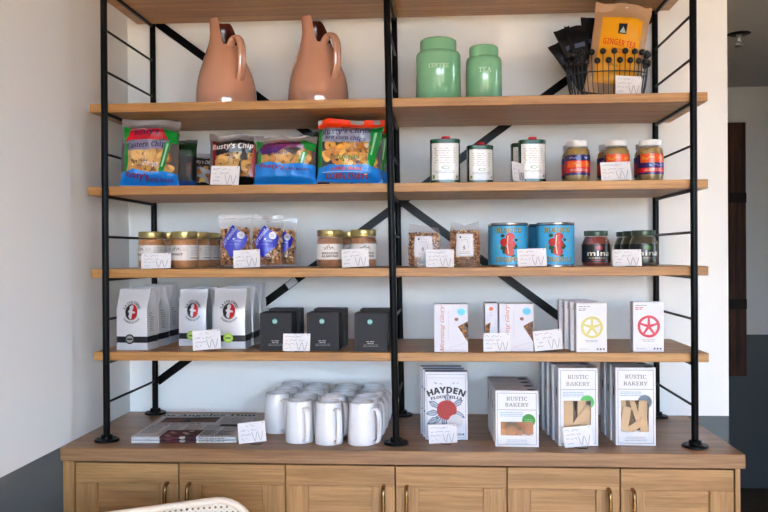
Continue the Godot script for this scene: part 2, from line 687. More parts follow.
func build_room() -> void:
	var H := 3.0
	slab("floor", Vector3(-0.2, -0.12, -2.6), Vector3(6.15, 0, 5.35), M.floor)
	slab("ceiling", Vector3(-0.2, H, -0.12), Vector3(6.15, H + 0.12, 5.35), M.worktop)
	structure("wall_left", two_tone(Vector3(-0.197, 0, -0.12), Vector3(-0.047, H, 5.35), M.wall, M.dado), null)
	structure("wall_back", two_tone(Vector3(-0.047, 0, -0.12), Vector3(1.779, H, 0), M.wall, M.dado), null)
	# the passage beyond the end of the back wall
	structure("wall_passage_far", two_tone(Vector3(0.85, 0, -2.6), Vector3(6.15, 2.6, -2.45), M.wall, M.dado), null)
	structure("wall_passage_end", two_tone(Vector3(0.85, 0, -2.45), Vector3(1.0, 2.6, -0.12), M.wall, M.dado), null)
	slab("ceiling_passage", Vector3(1.0, 2.35, -2.45), Vector3(6.0, 2.6, -0.12), M.ceiling)
	# unseen wall added to narrow the opening and keep the passage dark
	structure("added_wall_beyond", two_tone(Vector3(2.45, 0, -0.12), Vector3(6.0, 2.35, 0), M.wall, M.dado), null)
	slab("wall_bulkhead", Vector3(1.779, 2.35, -0.12), Vector3(6.0, H, 0), M.wall)
	var front := [[0.1, 1.95, 0.95, 2.35], [2.1, 3.5, 0.95, 2.35]]
	pierced("wall_front", true, -0.047, 6.15, 5.2, 5.35, H, front, M.dado)
	var side := [[0.38, 1.3, 0.6, 2.75]]
	pierced("wall_right", false, -2.45, 5.2, 6.0, 6.15, H, side, M.dado)
	for k in 2:
		window("window_%d" % (k + 1), true, front[k], 5.275)
	window("window_3", false, side[0], 6.075)
	# a tall dark wooden panel hung on the passage wall
	var p := thing("wall_panel", "tall dark brown wooden panel hung on the passage wall", "wall panel", Vector3(2.476, 0.66, -2.45))
	for k in 3:
		part("board", box(Vector3(-0.15 + 0.15 * k, 0.74, 0.0125), Vector3(0.148, 1.48, 0.025), 0.004), M.hall_wood, p)
	for k in 2:
		part("batten", box(Vector3(0, 0.42 + 0.62 * k, 0.03), Vector3(0.446, 0.06, 0.012), 0.003), M.hall_batten, p)
	var s := thing("fire_sprinkler", "small chrome fire sprinkler with dark plate on passage ceiling", "sprinkler", Vector3(2.245, 2.35, -1.23))
	part("plate", turned(v2([0, -0.006, 0.038, -0.006, 0.05, -0.001, 0.05, 0]), 28), M.black_metal, s)
	part("body", turned(v2([0, -0.034, 0.009, -0.034, 0.011, -0.02, 0.007, -0.018, 0.014, -0.006]), 16), M.steel, s)
	for q in [-1, 1]:
		part("arm", pipe(curve([Vector3(q * 0.008, -0.028, 0), Vector3(q * 0.013, -0.04, 0), Vector3(0, -0.052, 0)], 5), 0.0025, 6), M.steel, s)
	part("deflector", turned(v2([0, -0.056, 0.019, -0.055, 0.019, -0.053, 0, -0.052]), 20), M.steel, s)

# ------------------------------------------------------------------ furniture
func build_shelving() -> void:
	var o := thing("shelving_unit", "black metal pipe shelving unit with oak boards standing on the worktop", "shelving", Vector3(0.8, TOP, 0.2))
	var bars := []
	var posts := [[0.044, 0.4, 0.044], [0.044, 0.03, 0.044], [0.809, 0.4, 0.789], [0.806, 0.03, 0.788], [1.561, 0.4, 1.561], [1.561, 0.03, 1.561]]
	var org := Vector3(0.8, 0, 0.2)
	for p in posts:
		var a := Vector3(p[0], 0, p[1]) - org
		var b := Vector3(p[2], 1.32, p[1]) - org
		var po := part("post", pipe([a, b], 0.0088, 16), M.black_metal, o)
		var fl := part("flange", turned(v2([0, 0.0065, 0.0305, 0.0065, 0.0325, 0.004, 0.0325, 0, 0, 0]), 28), M.black_metal, po)
		fl.position = a
		var st := tool()
		lathe(st, v2([0.016, 0.006, 0.0155, 0.016, 0.0098, 0.018]), 20)
		part("collar", st.commit(), M.black_metal, po, a)
		for k in 3:
			var an := TAU * k / 3 + 0.5
			part("screw", turned(v2([0, 0.0085, 0.003, 0.008, 0.0035, 0.0065]), 8), M.black_metal, po, a + Vector3(sin(an) * 0.024, 0, cos(an) * 0.024))
	# rungs between front and back posts; those right under a board carry it
	var rung_mesh := pipe([Vector3(0, 0, -0.163), Vector3(0, 0, 0.193)], 0.0035, 8)
	var bearer_mesh := box(Vector3(0, 0, 0.015), Vector3(0.008, 0.008, 0.352), 0.001)
	for k in 12:
		var y := 0.101 + 0.1095 * k
		var carries := [0.2107, 0.4299, 0.6495, 0.869, 1.198]
		for c in carries:
			if absf(y - c) < 0.03:
				y = c
		for q in 3:
			var x: float = [0.044, lerpf(0.808, 0.789, y / 1.32), 1.561][q] - org.x
			if y in carries:
				part("bearer", bearer_mesh, M.black_metal, o, Vector3(x, y - 0.0045, 0))
			else:
				part("rung", rung_mesh, M.black_metal, o, Vector3(x, y, 0))
	var left := [0.0, -0.002, -0.008, 0.0, 0.005]
	var tops := [1.221, 0.892, 0.6724, 0.4528, 0.2336]
	for k in 5:
		var x0: float = left[k]
		for q in 2:
			var a := x0 if q == 0 else 0.801
			var b := 0.7985 if q == 0 else 1.6
			part("shelf_board", box(Vector3((a + b) / 2, tops[k] - 0.01145, 0.215) - org, Vector3(b - a, 0.0229, 0.346), 0.0012), M.oak[(k * 2 + q) % 6], o)
	# two flat diagonal braces crossing behind the middle post
	for q in 2:
		var a := Vector3(0.044, 1.216 if q == 0 else 0.095, 0.0145 - 0.0045 * q) - org
		var b := Vector3(1.561, 0.088 if q == 0 else 1.19, 0.0145 - 0.0045 * q) - org
		var st := tool()
		bev(st, Vector3.ZERO, Vector3(a.distance_to(b), 0.024, 0.004), 0.0008)
		var br := part("brace", st.commit(), M.black_metal, o, (a + b) / 2)
		br.rotation.z = atan2(b.y - a.y, b.x - a.x)
		if q == 1:
			var st2 := part("sticker", box(Vector3(-0.412, 0, 0.0023), Vector3(0.036, 0.0205, 0.0004), 0.0001), M.card, br)
			st2.set_meta("label", "white paper sticker")
	part("set_screw", turned(v2([0, 0.003, 0.003, 0.003, 0.004, 0]), 10), M.steel, o, Vector3(0.8 - 0.8, 0.48, 0.4 - 0.2)).rotation.x = PI / 2

func build_cabinet() -> void:
	var w := thing("oak_worktop", "thick oak worktop running over the six cabinet doors", "worktop", Vector3(0.805, TOP - 0.035, 0.2385))
	var wt := box(Vector3(0, 0.01735, 0), Vector3(1.7043, 0.0347, 0.476), 0.0015)
	part("slab", wt, M.worktop, w)
	var o := thing("sideboard_cabinet", "oak shaker style sideboard cabinet with six panelled doors", "cabinet", Vector3(0.805, 0, 0.23))
	var org := Vector3(0.805, 0, 0.23)
	var y1 := TOP - 0.0355
	var zf := 0.465
	# carcass: ends, bottom, back
	var x_edges := []
	for u in [75.0, 178.7, 285.3, 395.3, 507.0, 620.3, 734.5]:
		x_edges.append(sx(u, 0.82, zf))
	part("end_panel", box(Vector3(-0.0455 + (x_edges[0] + 0.0455) / 2 - 0.001, y1 / 2, 0.2335) - org, Vector3(x_edges[0] + 0.0435, y1, 0.463), 0.001), M.stile0, o)
	part("end_panel", box(Vector3((x_edges[6] + 1.649) / 2 + 0.001, y1 / 2, 0.2335) - org, Vector3(1.647 - x_edges[6], y1, 0.463), 0.001), M.stile1, o)
	part("back_panel", box(Vector3(0.8, y1 / 2, 0.009) - org, Vector3(1.56, y1, 0.012), 0.001), M.cabinet0, o)
	part("plinth", box(Vector3(0.8, 0.045, 0.41) - org, Vector3(1.58, 0.09, 0.02), 0.001), M.cabinet1, o)
	part("bottom_panel", box(Vector3(0.8, 0.1, 0.22) - org, Vector3(1.58, 0.018, 0.4), 0.001), M.cabinet1, o)
	for k in [2, 4]:
		part("divider", box(Vector3(x_edges[k], y1 / 2 + 0.05, 0.22) - org, Vector3(0.018, y1 - 0.1, 0.4), 0.001), M.stile2, o)
	part("top_rail", box(Vector3(0.8, y1 - 0.02, 0.42) - org, Vector3(1.58, 0.036, 0.02), 0.001), M.cabinet1, o)
	var top := y1 - 0.0055
	var low := 0.11
	for k in 6:
		var a: float = x_edges[k] + 0.0013
		var b: float = x_edges[k + 1] - 0.0013
		var d := Node3D.new()
		d.name = "door"
		o.add_child(d, true)
		d.position = Vector3((a + b) / 2, low, zf) - org
		var dw := b - a
		var dh := top - low
		var fw := 0.057
		var cab: StandardMaterial3D = M["cabinet%d" % (k % 6)]
		var sti: StandardMaterial3D = M["stile%d" % (k % 6)]
		part("rail", box(Vector3(0, dh - 0.026, -0.011), Vector3(dw, 0.052, 0.022), 0.0012), cab, d)
		part("rail", box(Vector3(0, 0.026, -0.011), Vector3(dw, 0.052, 0.022), 0.0012), cab, d)
		for s in [-1, 1]:
			part("stile", box(Vector3(s * (dw / 2 - fw / 2), dh / 2, -0.011), Vector3(fw, dh - 0.104, 0.022), 0.0012), M["stile%d" % ((k + 1 + s) % 6)], d)
		part("panel", box(Vector3(0, dh / 2, -0.013), Vector3(dw - fw * 2 + 0.004, dh - 0.1, 0.008), 0.0005), M["cabinet%d" % ((k + 3) % 6)], d)
		# bow handle
		var hx: float = (1.0 if k % 2 == 0 else -1.0) * (dw / 2 - 0.0275)
		var hy := dh - 0.05
		var pts := curve([Vector3(hx, hy, 0), Vector3(hx, hy - 0.001, 0.014), Vector3(hx, hy - 0.012, 0.024), Vector3(hx, hy - 0.06, 0.026), Vector3(hx, hy - 0.108, 0.024), Vector3(hx, hy - 0.119, 0.014), Vector3(hx, hy - 0.12, 0)], 5)
		part("handle", pipe(pts, 0.005, 10), M.brass, d).set_meta("label", "bronze bow handle")

func build_chair() -> void:
	# cane chair whose back just rises into the picture
	var at := Vector3(0.287, 0.006, 0.772)
	var o := thing("cane_chair", "pale wooden chair with woven cane back in front of the cabinet", "chair", at, 0.52)
	var pale := mat(c8(226, 212, 192), 0.45)
	var caned := mat(c8(232, 222, 204), 0.5)
	var w := 0.46
	var h := 0.36
	var rim := []
	for q in rounded(w, h, 0.075, 8):
		rim.append(Vector3(q.x, q.y + 0.6485, -0.05 * (1.0 - pow(q.x / (w / 2), 2.0)) + 0.02))
	part("back_frame", pipe(rim, 0.0085, 10, true, 1.2, Vector3(0, 0, 1)), pale, o)
	# strands of the woven cane: pairs upright and level, single ones both ways across
	var st := tool()
	var outline := PackedVector2Array(rounded(w - 0.015, h - 0.015, 0.07, 8))
	var pitch := 0.0122
	var lay := func(a: Vector2, b: Vector2, thick: float, dz: float) -> void:
		for piece in Geometry2D.intersect_polyline_with_polygon(PackedVector2Array([a, b]), outline):
			var n := 8
			var d: Vector2 = (piece[1] - piece[0])
			var s := Vector2(-d.y, d.x).normalized() * thick
			for k in n:
				var p0: Vector2 = piece[0] + d * (float(k) / n)
				var p1: Vector2 = piece[0] + d * (float(k + 1) / n)
				var q := []
				for e in [p0 - s, p0 + s, p1 + s, p1 - s]:
					q.append(Vector3(e.x, e.y + 0.6485, -0.05 * (1.0 - pow(e.x / (w / 2), 2.0)) + 0.02 + dz))
				face(st, q, Vector3(0, 0, 1))
				for e in q.size():
					q[e] = q[e] - Vector3(0, 0, 0.0008)
				face(st, q, Vector3(0, 0, -1))
	for k in range(-24, 25):
		for s in [-1, 1]:
			var x: float = k * pitch + s * 0.0022
			lay.call(Vector2(x, -1), Vector2(x, 1), 0.0013, 0.0)
			lay.call(Vector2(-1, x), Vector2(1, x), 0.0013, 0.0005)
	for k in range(-44, 45):
		var x: float = k * pitch + pitch / 2
		lay.call(Vector2(x - 1, -1), Vector2(x + 1, 1), 0.0015, 0.001)
		lay.call(Vector2(x - 1, 1), Vector2(x + 1, -1), 0.0015, -0.0005)
	var web := part("cane_webbing", st.commit(), caned, o)
	web.set_meta("kind", "stuff")
	# seat, legs
	part("seat", box(Vector3(0, 0.445, 0.22), Vector3(0.46, 0.035, 0.44), 0.012), pale, o)
	for s in [-1, 1]:
		part("back_post", pipe(curve([Vector3(s * 0.19, 0.0, 0.03), Vector3(s * 0.2, 0.44, 0.02), Vector3(s * 0.2, 0.5, 0.01)], 6), 0.013, 10), pale, o)
		part("leg", pipe([Vector3(s * 0.2, 0.0, 0.41), Vector3(s * 0.195, 0.43, 0.4)], 0.014, 10), pale, o)
# ------------------------------------------------------------------ goods: builders
func spow(x: float, e: float) -> float:
	return signf(x) * pow(absf(x), e)

var noise := FastNoiseLite.new()

func crumple(x: float, y: float, k: float) -> float:
	return noise.get_noise_2d(x * 100.0 * k, y * 100.0 * k)

# lettering raised on a round body of radius r
func bent_text(s: String, size: float, r: float, y: float, m: Material, parent: Node, face_angle := 0.0) -> void:
	var tm := TextMesh.new()
	var f := SystemFont.new()
	f.font_names = PackedStringArray(["Droid Serif"])
	tm.font = f
	tm.text = s
	tm.font_size = 64
	tm.pixel_size = size / 0.714 / 64
	tm.depth = 0.0016
	tm.curve_step = 4.0
	var a := tm.get_mesh_arrays()
	var v: PackedVector3Array = a[Mesh.ARRAY_VERTEX]
	var nn: PackedVector3Array = a[Mesh.ARRAY_NORMAL]
	for i in v.size():
		var an := v[i].x / r + face_angle
		var q := r + v[i].z
		var n := nn[i]
		v[i] = Vector3(sin(an) * q, y + v[i].y, cos(an) * q)
		nn[i] = Basis(Vector3.UP, an) * n
	var arr := []
	arr.resize(Mesh.ARRAY_MAX)
	arr[Mesh.ARRAY_VERTEX] = v
	arr[Mesh.ARRAY_NORMAL] = nn
	if a[Mesh.ARRAY_INDEX] != null:
		arr[Mesh.ARRAY_INDEX] = a[Mesh.ARRAY_INDEX]
	var mesh := ArrayMesh.new()
	mesh.add_surface_from_arrays(Mesh.PRIMITIVE_TRIANGLES, arr)
	part("lettering", mesh, m, parent)

# box of card with a printed front; win = window in fractions of the front (Rect2, y down) or a polygon
func carton(w: float, h: float, d: float, front: Material, side: Material, win = null, b := 0.0006) -> ArrayMesh:
	var mesh := ArrayMesh.new()
	var st := tool()
	var x := w / 2
	var z := d / 2
	# five plain sides
	for s in [-1, 1]:
		face(st, [Vector3(s * x, 0, z - b), Vector3(s * x, 0, -z), Vector3(s * x, h, -z), Vector3(s * x, h, z - b)], Vector3(s, 0, 0))
		face(st, [Vector3(s * x, 0, z - b), Vector3(s * x, h, z - b), Vector3(s * (x - b), h, z), Vector3(s * (x - b), 0, z)], Vector3(s, 0, 1).normalized())
	face(st, [Vector3(-x, 0, -z), Vector3(x, 0, -z), Vector3(x, h, -z), Vector3(-x, h, -z)], Vector3(0, 0, -1))
	for y in [0.0, h]:
		face(st, [Vector3(-x, y, -z), Vector3(x, y, -z), Vector3(x, y, z - b), Vector3(-x, y, z - b)], Vector3(0, 1 if y > 0 else -1, 0))
	st.set_material(side)
	st.commit(mesh)
	st = tool()
	var at := func(u: float, v: float) -> Vector3: return Vector3(lerpf(-x + b, x - b, u), h * (1.0 - v), z)
	if win == null:
		face(st, [at.call(0, 0), at.call(1, 0), at.call(1, 1), at.call(0, 1)], Vector3(0, 0, 1), [Vector2(0, 0), Vector2(1, 0), Vector2(1, 1), Vector2(0, 1)])
	elif win is Rect2:
		var us := [0.0, win.position.x, win.end.x, 1.0]
		var vs := [0.0, win.position.y, win.end.y, 1.0]
		for i in 3:
			for j in 3:
				if i == 1 and j == 1:
					continue
				var q := [Vector2(us[i], vs[j]), Vector2(us[i + 1], vs[j]), Vector2(us[i + 1], vs[j + 1]), Vector2(us[i], vs[j + 1])]
				var p := []
				for e in q:
					p.append(at.call(e.x, e.y))
				face(st, p, Vector3(0, 0, 1), q)
	else:
		var whole := PackedVector2Array([Vector2(0, 0), Vector2(1, 0), Vector2(1, 1), Vector2(0, 1)])
		for piece in Geometry2D.clip_polygons(whole, PackedVector2Array(win)):
			var ix := Geometry2D.triangulate_polygon(piece)
			for t in range(0, ix.size(), 3):
				var q := [piece[ix[t]], piece[ix[t + 1]], piece[ix[t + 2]]]
				face(st, [at.call(q[0].x, q[0].y), at.call(q[1].x, q[1].y), at.call(q[2].x, q[2].y)], Vector3(0, 0, 1), q)
	st.set_material(front)
	st.commit(mesh)
	return mesh

func price_card(label: String, ul: float, ur: float, vt: float, lev: int, z: float, roll := 0.0, turn := 0.0, look := 0) -> void:
	var f := fit(ul, ur, vt, lev, z)
	var w := f.y * 0.97
	var h := clampf(f.z, 0.03, 0.052)
	var o := thing("price_card", label, "price card", Vector3(f.x, SHELF[lev], z), turn, "handwritten price cards")
	var tilt := Node3D.new()
	var mesh := ArrayMesh.new()
	var st := tool()
	var lean := Basis.from_euler(Vector3(-0.2, 0, roll))
	var lift := absf(sin(roll)) * w / 2 + 0.001
	tilt.free()
	var place := func(x: float, y: float, dz: float) -> Vector3: return lean * Vector3(x, y, dz) + Vector3(0, lift, 0)
	bev(st, Vector3(0, h / 2, -0.0004), Vector3(w, h, 0.0006), 0.0001)
	st.set_material(M.card)
	st.commit(mesh)
	st = tool()
	face(st, [Vector3(-w / 2, h, 0.00005), Vector3(w / 2, h, 0.00005), Vector3(w / 2, 0, 0.00005), Vector3(-w / 2, 0, 0.00005)], Vector3(0, 0, 1), [Vector2(0, 0), Vector2(1, 0), Vector2(1, 1), Vector2(0, 1)])
	st.set_material(M.price[look % 4])
	st.commit(mesh)
	var c := part("card", mesh, null, o)
	c.transform = Transform3D(lean, Vector3(0, lift, 0))
	# bent wire stand: a W in front of the card and a foot behind
	var pts := []
	var xs := [0.0, 0.1, 0.2, 0.3, 0.4]
	for k in 5:
		var e: Vector3 = place.call(w * xs[k], h * (0.52 if k % 2 == 0 else 0.06), 0.0016)
		pts.append(e)
	part("wire_stand", pipe(curve(pts, 4), 0.00055, 5), M.wire_grey, o)
	part("foot", pipe([Vector3(-w * 0.2, 0.001, -0.014), Vector3(0, 0.001, 0.004), Vector3(w * 0.25, 0.001, 0.006), Vector3(w * 0.3, 0.001, -0.014)], 0.0009, 5), M.wire, o)

func jar(called: String, label: String, group: String, at: Vector3, r: float, h: float, o: Dictionary, turn := 0.0) -> Node3D:
	var t := thing(called, label, "jar", at, turn, group)
	var lid_h: float = o.lid_h
	var lr: float = o.lid_r * r
	var neck := h - lid_h
	var nr := lr * 0.93
	var sh: float = o.shoulder
	var outer := v2([0, 0.0, r * 0.86, 0.0, r * 0.97, 0.004, r, 0.012, r, neck - sh, r * 0.97, neck - sh * 0.72, lerpf(r, nr, 0.65), neck - sh * 0.35, nr, neck - 0.003, nr, neck])
	var inner := []
	for q in outer:
		inner.append(Vector2(maxf(q.x - 0.0018, 0.0), minf(q.y * 0.985 + 0.0015, neck - o.gap)))
	inner.append(Vector2(0, neck - o.gap))
	part("contents", turned(inner, 32), o.food, t)
	part("glass", turned(outer, 32), M.glass, t)
	var lid := part("lid", turned(v2([nr, neck - 0.001, lr * 0.98, neck - 0.001, lr, neck + 0.001, lr, h - 0.0016, lr * 0.985, h, lr * 0.9, h, lr * 0.88, h - 0.0008, 0, h - 0.0008]), 36), o.lid, t)
	if o.get("ribs", 0):
		var st := tool()
		for k in o.ribs:
			var y: float = neck + lid_h * (0.3 + 0.3 * k)
			lathe(st, v2([lr, y - 0.0012, lr + 0.0006, y, lr, y + 0.0012]), 32)
		part("band", st.commit(), o.lid, lid)
	if o.has("label"):
		var y0: float = o.label_at.x * h
		var y1: float = o.label_at.y * h
		var st := tool()
		lathe(st, [Vector2(r + 0.0004, y0), Vector2(r + 0.0004, y1)], 28, -o.wrap, o.wrap)
		part("label", st.commit(), o.label, t)
	return t

func mug(label: String, group: String, at: Vector3, turn: float) -> Node3D:
	var o := thing("white_mug", label, "mug", at, 0.0, group)
	part("body", turned(v2([0, 0.002, 0.031, 0.002, 0.033, 0.0, 0.036, 0.0015, 0.0372, 0.006, 0.0368, 0.03, 0.0352, 0.07, 0.0333, 0.106, 0.0328, 0.1078, 0.0316, 0.1082, 0.0304, 0.1065, 0.0318, 0.07, 0.0335, 0.012, 0.030, 0.006, 0, 0.006]), 40), M.mug, o)
	var p := curve([Vector3(0.033, 0.09, 0), Vector3(0.044, 0.0935, 0), Vector3(0.053, 0.086, 0), Vector3(0.0565, 0.066, 0), Vector3(0.0565, 0.035, 0), Vector3(0.053, 0.016, 0), Vector3(0.045, 0.0095, 0), Vector3(0.034, 0.0115, 0)], 4)
	part("rim", turned(v2([0.0332, 0.1065, 0.0331, 0.1079, 0.0318, 0.1086, 0.0302, 0.1076, 0.0301, 0.1062]), 40), M.mug_rim_shade, o)  # ring coloured for the shade line round the mouth
	var hd := part("handle", pipe(p, 0.0042, 10, false, 1.9, Vector3(0, 0, 1)), M.mug, o)
	hd.rotation.y = turn
	return o

func soft_bag(t: Node3D, w: float, h: float, d: float, front: Material, side: Material, back: Material, waist := 0.0, k := 1.0, sd := 0.0) -> void:
	var W := func(b: float) -> float: return w / 2 * (1.0 - waist * sin(PI * clampf(b, 0, 1)))
	var D := func(b: float) -> float: return lerpf(d / 2, 0.013, smoothstep(0.62, 1.0, b))
	var fr := func(a: float, b: float) -> Vector3:
		return Vector3(a * W.call(b), b * h, D.call(b) + 0.004 * k * (1.0 - a * a) * sin(PI * b) + 0.0022 * k * crumple(a * w + sd, b * h, 0.35) * (1.0 - pow(absf(a), 6)))
	var bk := func(a: float, b: float) -> Vector3:
		return Vector3(-a * W.call(b), b * h, -D.call(b) - 0.002 * crumple(a * w + sd + 3, b * h, 0.35))
	part("front_panel", film(fr, 20, 28), front, t)
	part("back_panel", film(bk, 8, 12), back, t)
	for s in [-1, 1]:
		var sd_f := func(a: float, b: float) -> Vector3:
			var pinch := 0.016 * smoothstep(0.35, 1.0, b) * (1.0 - absf(a))
			return Vector3(s * (W.call(b) - pinch + 0.0015 * crumple(a * d + 9 + sd, b * h, 0.5) * (1.0 - absf(a))), b * h, -s * a * D.call(b))
		part("gusset", film(sd_f, 8, 24), side, t)
	var base := tool()
	face(base, [Vector3(-w / 2, 0, -d / 2), Vector3(w / 2, 0, -d / 2), Vector3(w / 2, 0, d / 2), Vector3(-w / 2, 0, d / 2)], Vector3(0, -1, 0))
	part("base", base.commit(), back, t)

# pillow pack: front surface of a lens shape with flat seals at top and foot
func pillow(w: float, h: float, d: float, sd: float, fin := 0.1, k := 1.0) -> Callable:
	return func(a: float, b: float) -> Vector3:
		var body := smoothstep(0.0, 0.16, b) * (1.0 - smoothstep(1.0 - fin * 2.2, 1.0 - fin * 0.7, b))
		var t := d / 2 * body * pow(maxf(1.0 - pow(absf(a), 2.4), 0.0), 0.62)
		var c := crumple(a * w + sd, b * h + sd, 0.3) * 0.007 + crumple(a * w + sd, b * h, 0.9) * 0.0016
		var edge := 1.0 - 0.05 * body + 0.012 * crumple(sd, b * h, 0.6)
		var top := 0.006 * crumple(a * w + sd * 2.0, 0.3, 0.4) * smoothstep(0.7, 1.0, b)
		return Vector3(a * w / 2 * edge, b * h + top * 1.5, t + c * k * (0.35 + body) + top)

func chip_bag(label: String, at: Vector3, turn: float, lean: float, w: float, h: float, d: float, im: Image, m: Material, chips: Array, sd: float, n := 24, roll := 0.0, fine := true) -> Node3D:
	var o := thing("snack_bag", label, "snack bag", at, 0.0, "bags of chips on the shelf")
	o.basis = Basis.from_euler(Vector3(lean, turn, roll))
	var pf := pillow(w, h, d, sd)
	var bf := func(a: float, b: float) -> Vector3:
		var q: Vector3 = pf.call(-a, b)
		return Vector3(q.x, q.y, -q.z * 0.9 - 0.0006)
	var nu := 60 if fine else 26
	var nv := 64 if fine else 28
	part("printed_film", film(pf, nu, nv, im, true), m, o)
	var see := film(pf, nu, nv, im, false)
	if see:
		part("clear_film", see, M.film, o)
	part("back_film", film(bf, 16, 16), m if not fine else M.bag_back, o)
	var r := RandomNumberGenerator.new()
	r.seed = int(sd * 10) + 3
	for k in n:
		var a := r.randf_range(-0.72, 0.72)
		var b := 0.16 + 0.5 * pow(r.randf(), 0.8)
		var q: Vector3 = pf.call(a, b)
		var c := part("chip", M.chip_mesh[r.randi() % 3], chips[r.randi() % chips.size()], o, Vector3(q.x, q.y, maxf(q.z * r.randf_range(0.35, 0.75) - 0.006, 0.001)))
		c.basis = Basis.from_euler(Vector3(r.randf_range(-0.5, 0.5), r.randf_range(-0.6, 0.6), r.randf() * TAU)) * Basis.from_scale(Vector3.ONE * r.randf_range(0.8, 1.15) * clampf(d / 0.06, 0.55, 1.0))
	return o

func make_chip_meshes() -> void:
	M.chip_mesh = []
	for k in 3:
		var st := tool()
		var r := 0.0155
		var pf := func(u: float, t: float) -> Vector3:
			var an := t * TAU
			var rr: float = (u + 1.0) / 2 * r * (1.0 + (0.16 * cos(3 * an) if k != 1 else 0.05 * sin(2 * an + 1)))
			var p := Vector2(cos(an), sin(an)) * rr
			return Vector3(p.x, p.y, 14.0 * (p.x * p.x * (1.0 if k else -0.6) - 0.7 * p.y * p.y))
		st.append_from(film(pf, 3, 12), 0, Transform3D())
		var pb := func(u: float, t: float) -> Vector3: return pf.call(u, 1.0 - t) - Vector3(0, 0, 0.0012)
		st.append_from(film(pb, 3, 12), 0, Transform3D())
		M.chip_mesh.append(st.commit())

func jug(label: String, at: Vector3, turn: float) -> Node3D:
	var o := thing("ceramic_jug", label, "jug", at, turn, "pink glazed jugs on the upper board")
	var prof := [[0.0, 0.078], [0.006, 0.083], [0.045, 0.0845], [0.095, 0.0775], [0.151, 0.058], [0.193, 0.0425], [0.235, 0.033], [0.262, 0.0315]]
	var rad := func(y: float) -> float:
		for i in prof.size() - 1:
			if y <= prof[i + 1][0]:
				var a: float = prof[maxi(i - 1, 0)][1]
				var d: float = prof[mini(i + 2, prof.size() - 1)][1]
				return cubic_interpolate(prof[i][1], prof[i + 1][1], a, d, (y - prof[i][0]) / (prof[i + 1][0] - prof[i][0]))
		return prof[-1][1]
	var rim := func(an: float) -> float:
		var df := wrapf(an - deg_to_rad(40), -PI, PI)
		return lerpf(0.183, 0.26, smoothstep(deg_to_rad(20), deg_to_rad(128), df) if df > 0 else smoothstep(deg_to_rad(26), deg_to_rad(54), -df))
	var outer := func(a: float, b: float) -> Vector3:
		var an := a * PI
		var y: float = b * rim.call(an)
		var rr: float = rad.call(y)
		var lip := smoothstep(0.2, 0.26, y) * 0.007 * pow(maxf(cos(an + deg_to_rad(75)), 0.0), 3)
		var lean := -0.008 * smoothstep(0.05, 0.25, y)
		return Vector3(sin(an) * (rr + lip) + lean, y, cos(an) * (rr + lip))
	var inner := func(a: float, b: float) -> Vector3:
		var an := -a * PI
		var y: float = lerpf(0.02, rim.call(an), b)
		var rr: float = maxf(rad.call(y) - 0.0045 * smoothstep(1.0, 0.97, b), 0.002)
		var lip := smoothstep(0.2, 0.26, y) * 0.007 * pow(maxf(cos(an + deg_to_rad(75)), 0.0), 3)
		var lean := -0.008 * smoothstep(0.05, 0.25, y)
		return Vector3(sin(an) * (rr + lip) + lean, y, cos(an) * (rr + lip))
	part("body", film(outer, 56, 40), M.jug, o)
	part("lining", film(inner, 40, 24), M.jug_in, o).set_meta("label", "dark maroon glazed inside")
	var ha := deg_to_rad(42)
	var dir := Vector3(sin(ha), 0, cos(ha))
	var off := Vector3(-0.008, 0, 0)
	var pts := []
	for q in [[0.043, 0.18, 1], [0.056, 0.193, 1], [0.075, 0.197, 1], [0.094, 0.187, 0.9], [0.1015, 0.16, 0.6], [0.099, 0.128, 0.4], [0.0935, 0.098, 0.2], [0.079, 0.079, 0]]:
		pts.append(dir * q[0] + off * q[2] + Vector3.UP * q[1])
	part("handle", pipe(curve(pts, 5), 0.0072, 12, false, 1.7, Vector3.UP.cross(dir)), M.jug, o)
	part("base", turned(v2([0, 0.001, 0.07, 0.001, 0.079, 0.0008]), 40), M.jug, o)
	return o

func canister(label: String, at: Vector3, r: float, h: float, word: String, size: float) -> void:
	var o := thing("tea_canister", label, "canister", at, 0.0, "mint green canisters")
	var b := h * 0.80
	part("body", turned(v2([0, 0, r * 0.95, 0, r, 0.004, r, b - 0.016, r * 0.985, b - 0.008, r * 0.93, b - 0.002, r * 0.86, b, r * 0.8, b]), 48), M.mint, o)
	part("lid", turned(v2([r * 0.81, b - 0.001, r * 0.815, h - 0.01, r * 0.80, h - 0.004, r * 0.74, h - 0.001, r * 0.5, h, 0, h]), 48), M.mint, o)
	bent_text(word, size, r, h * 0.535, M.mint_pale, o, 0.02)

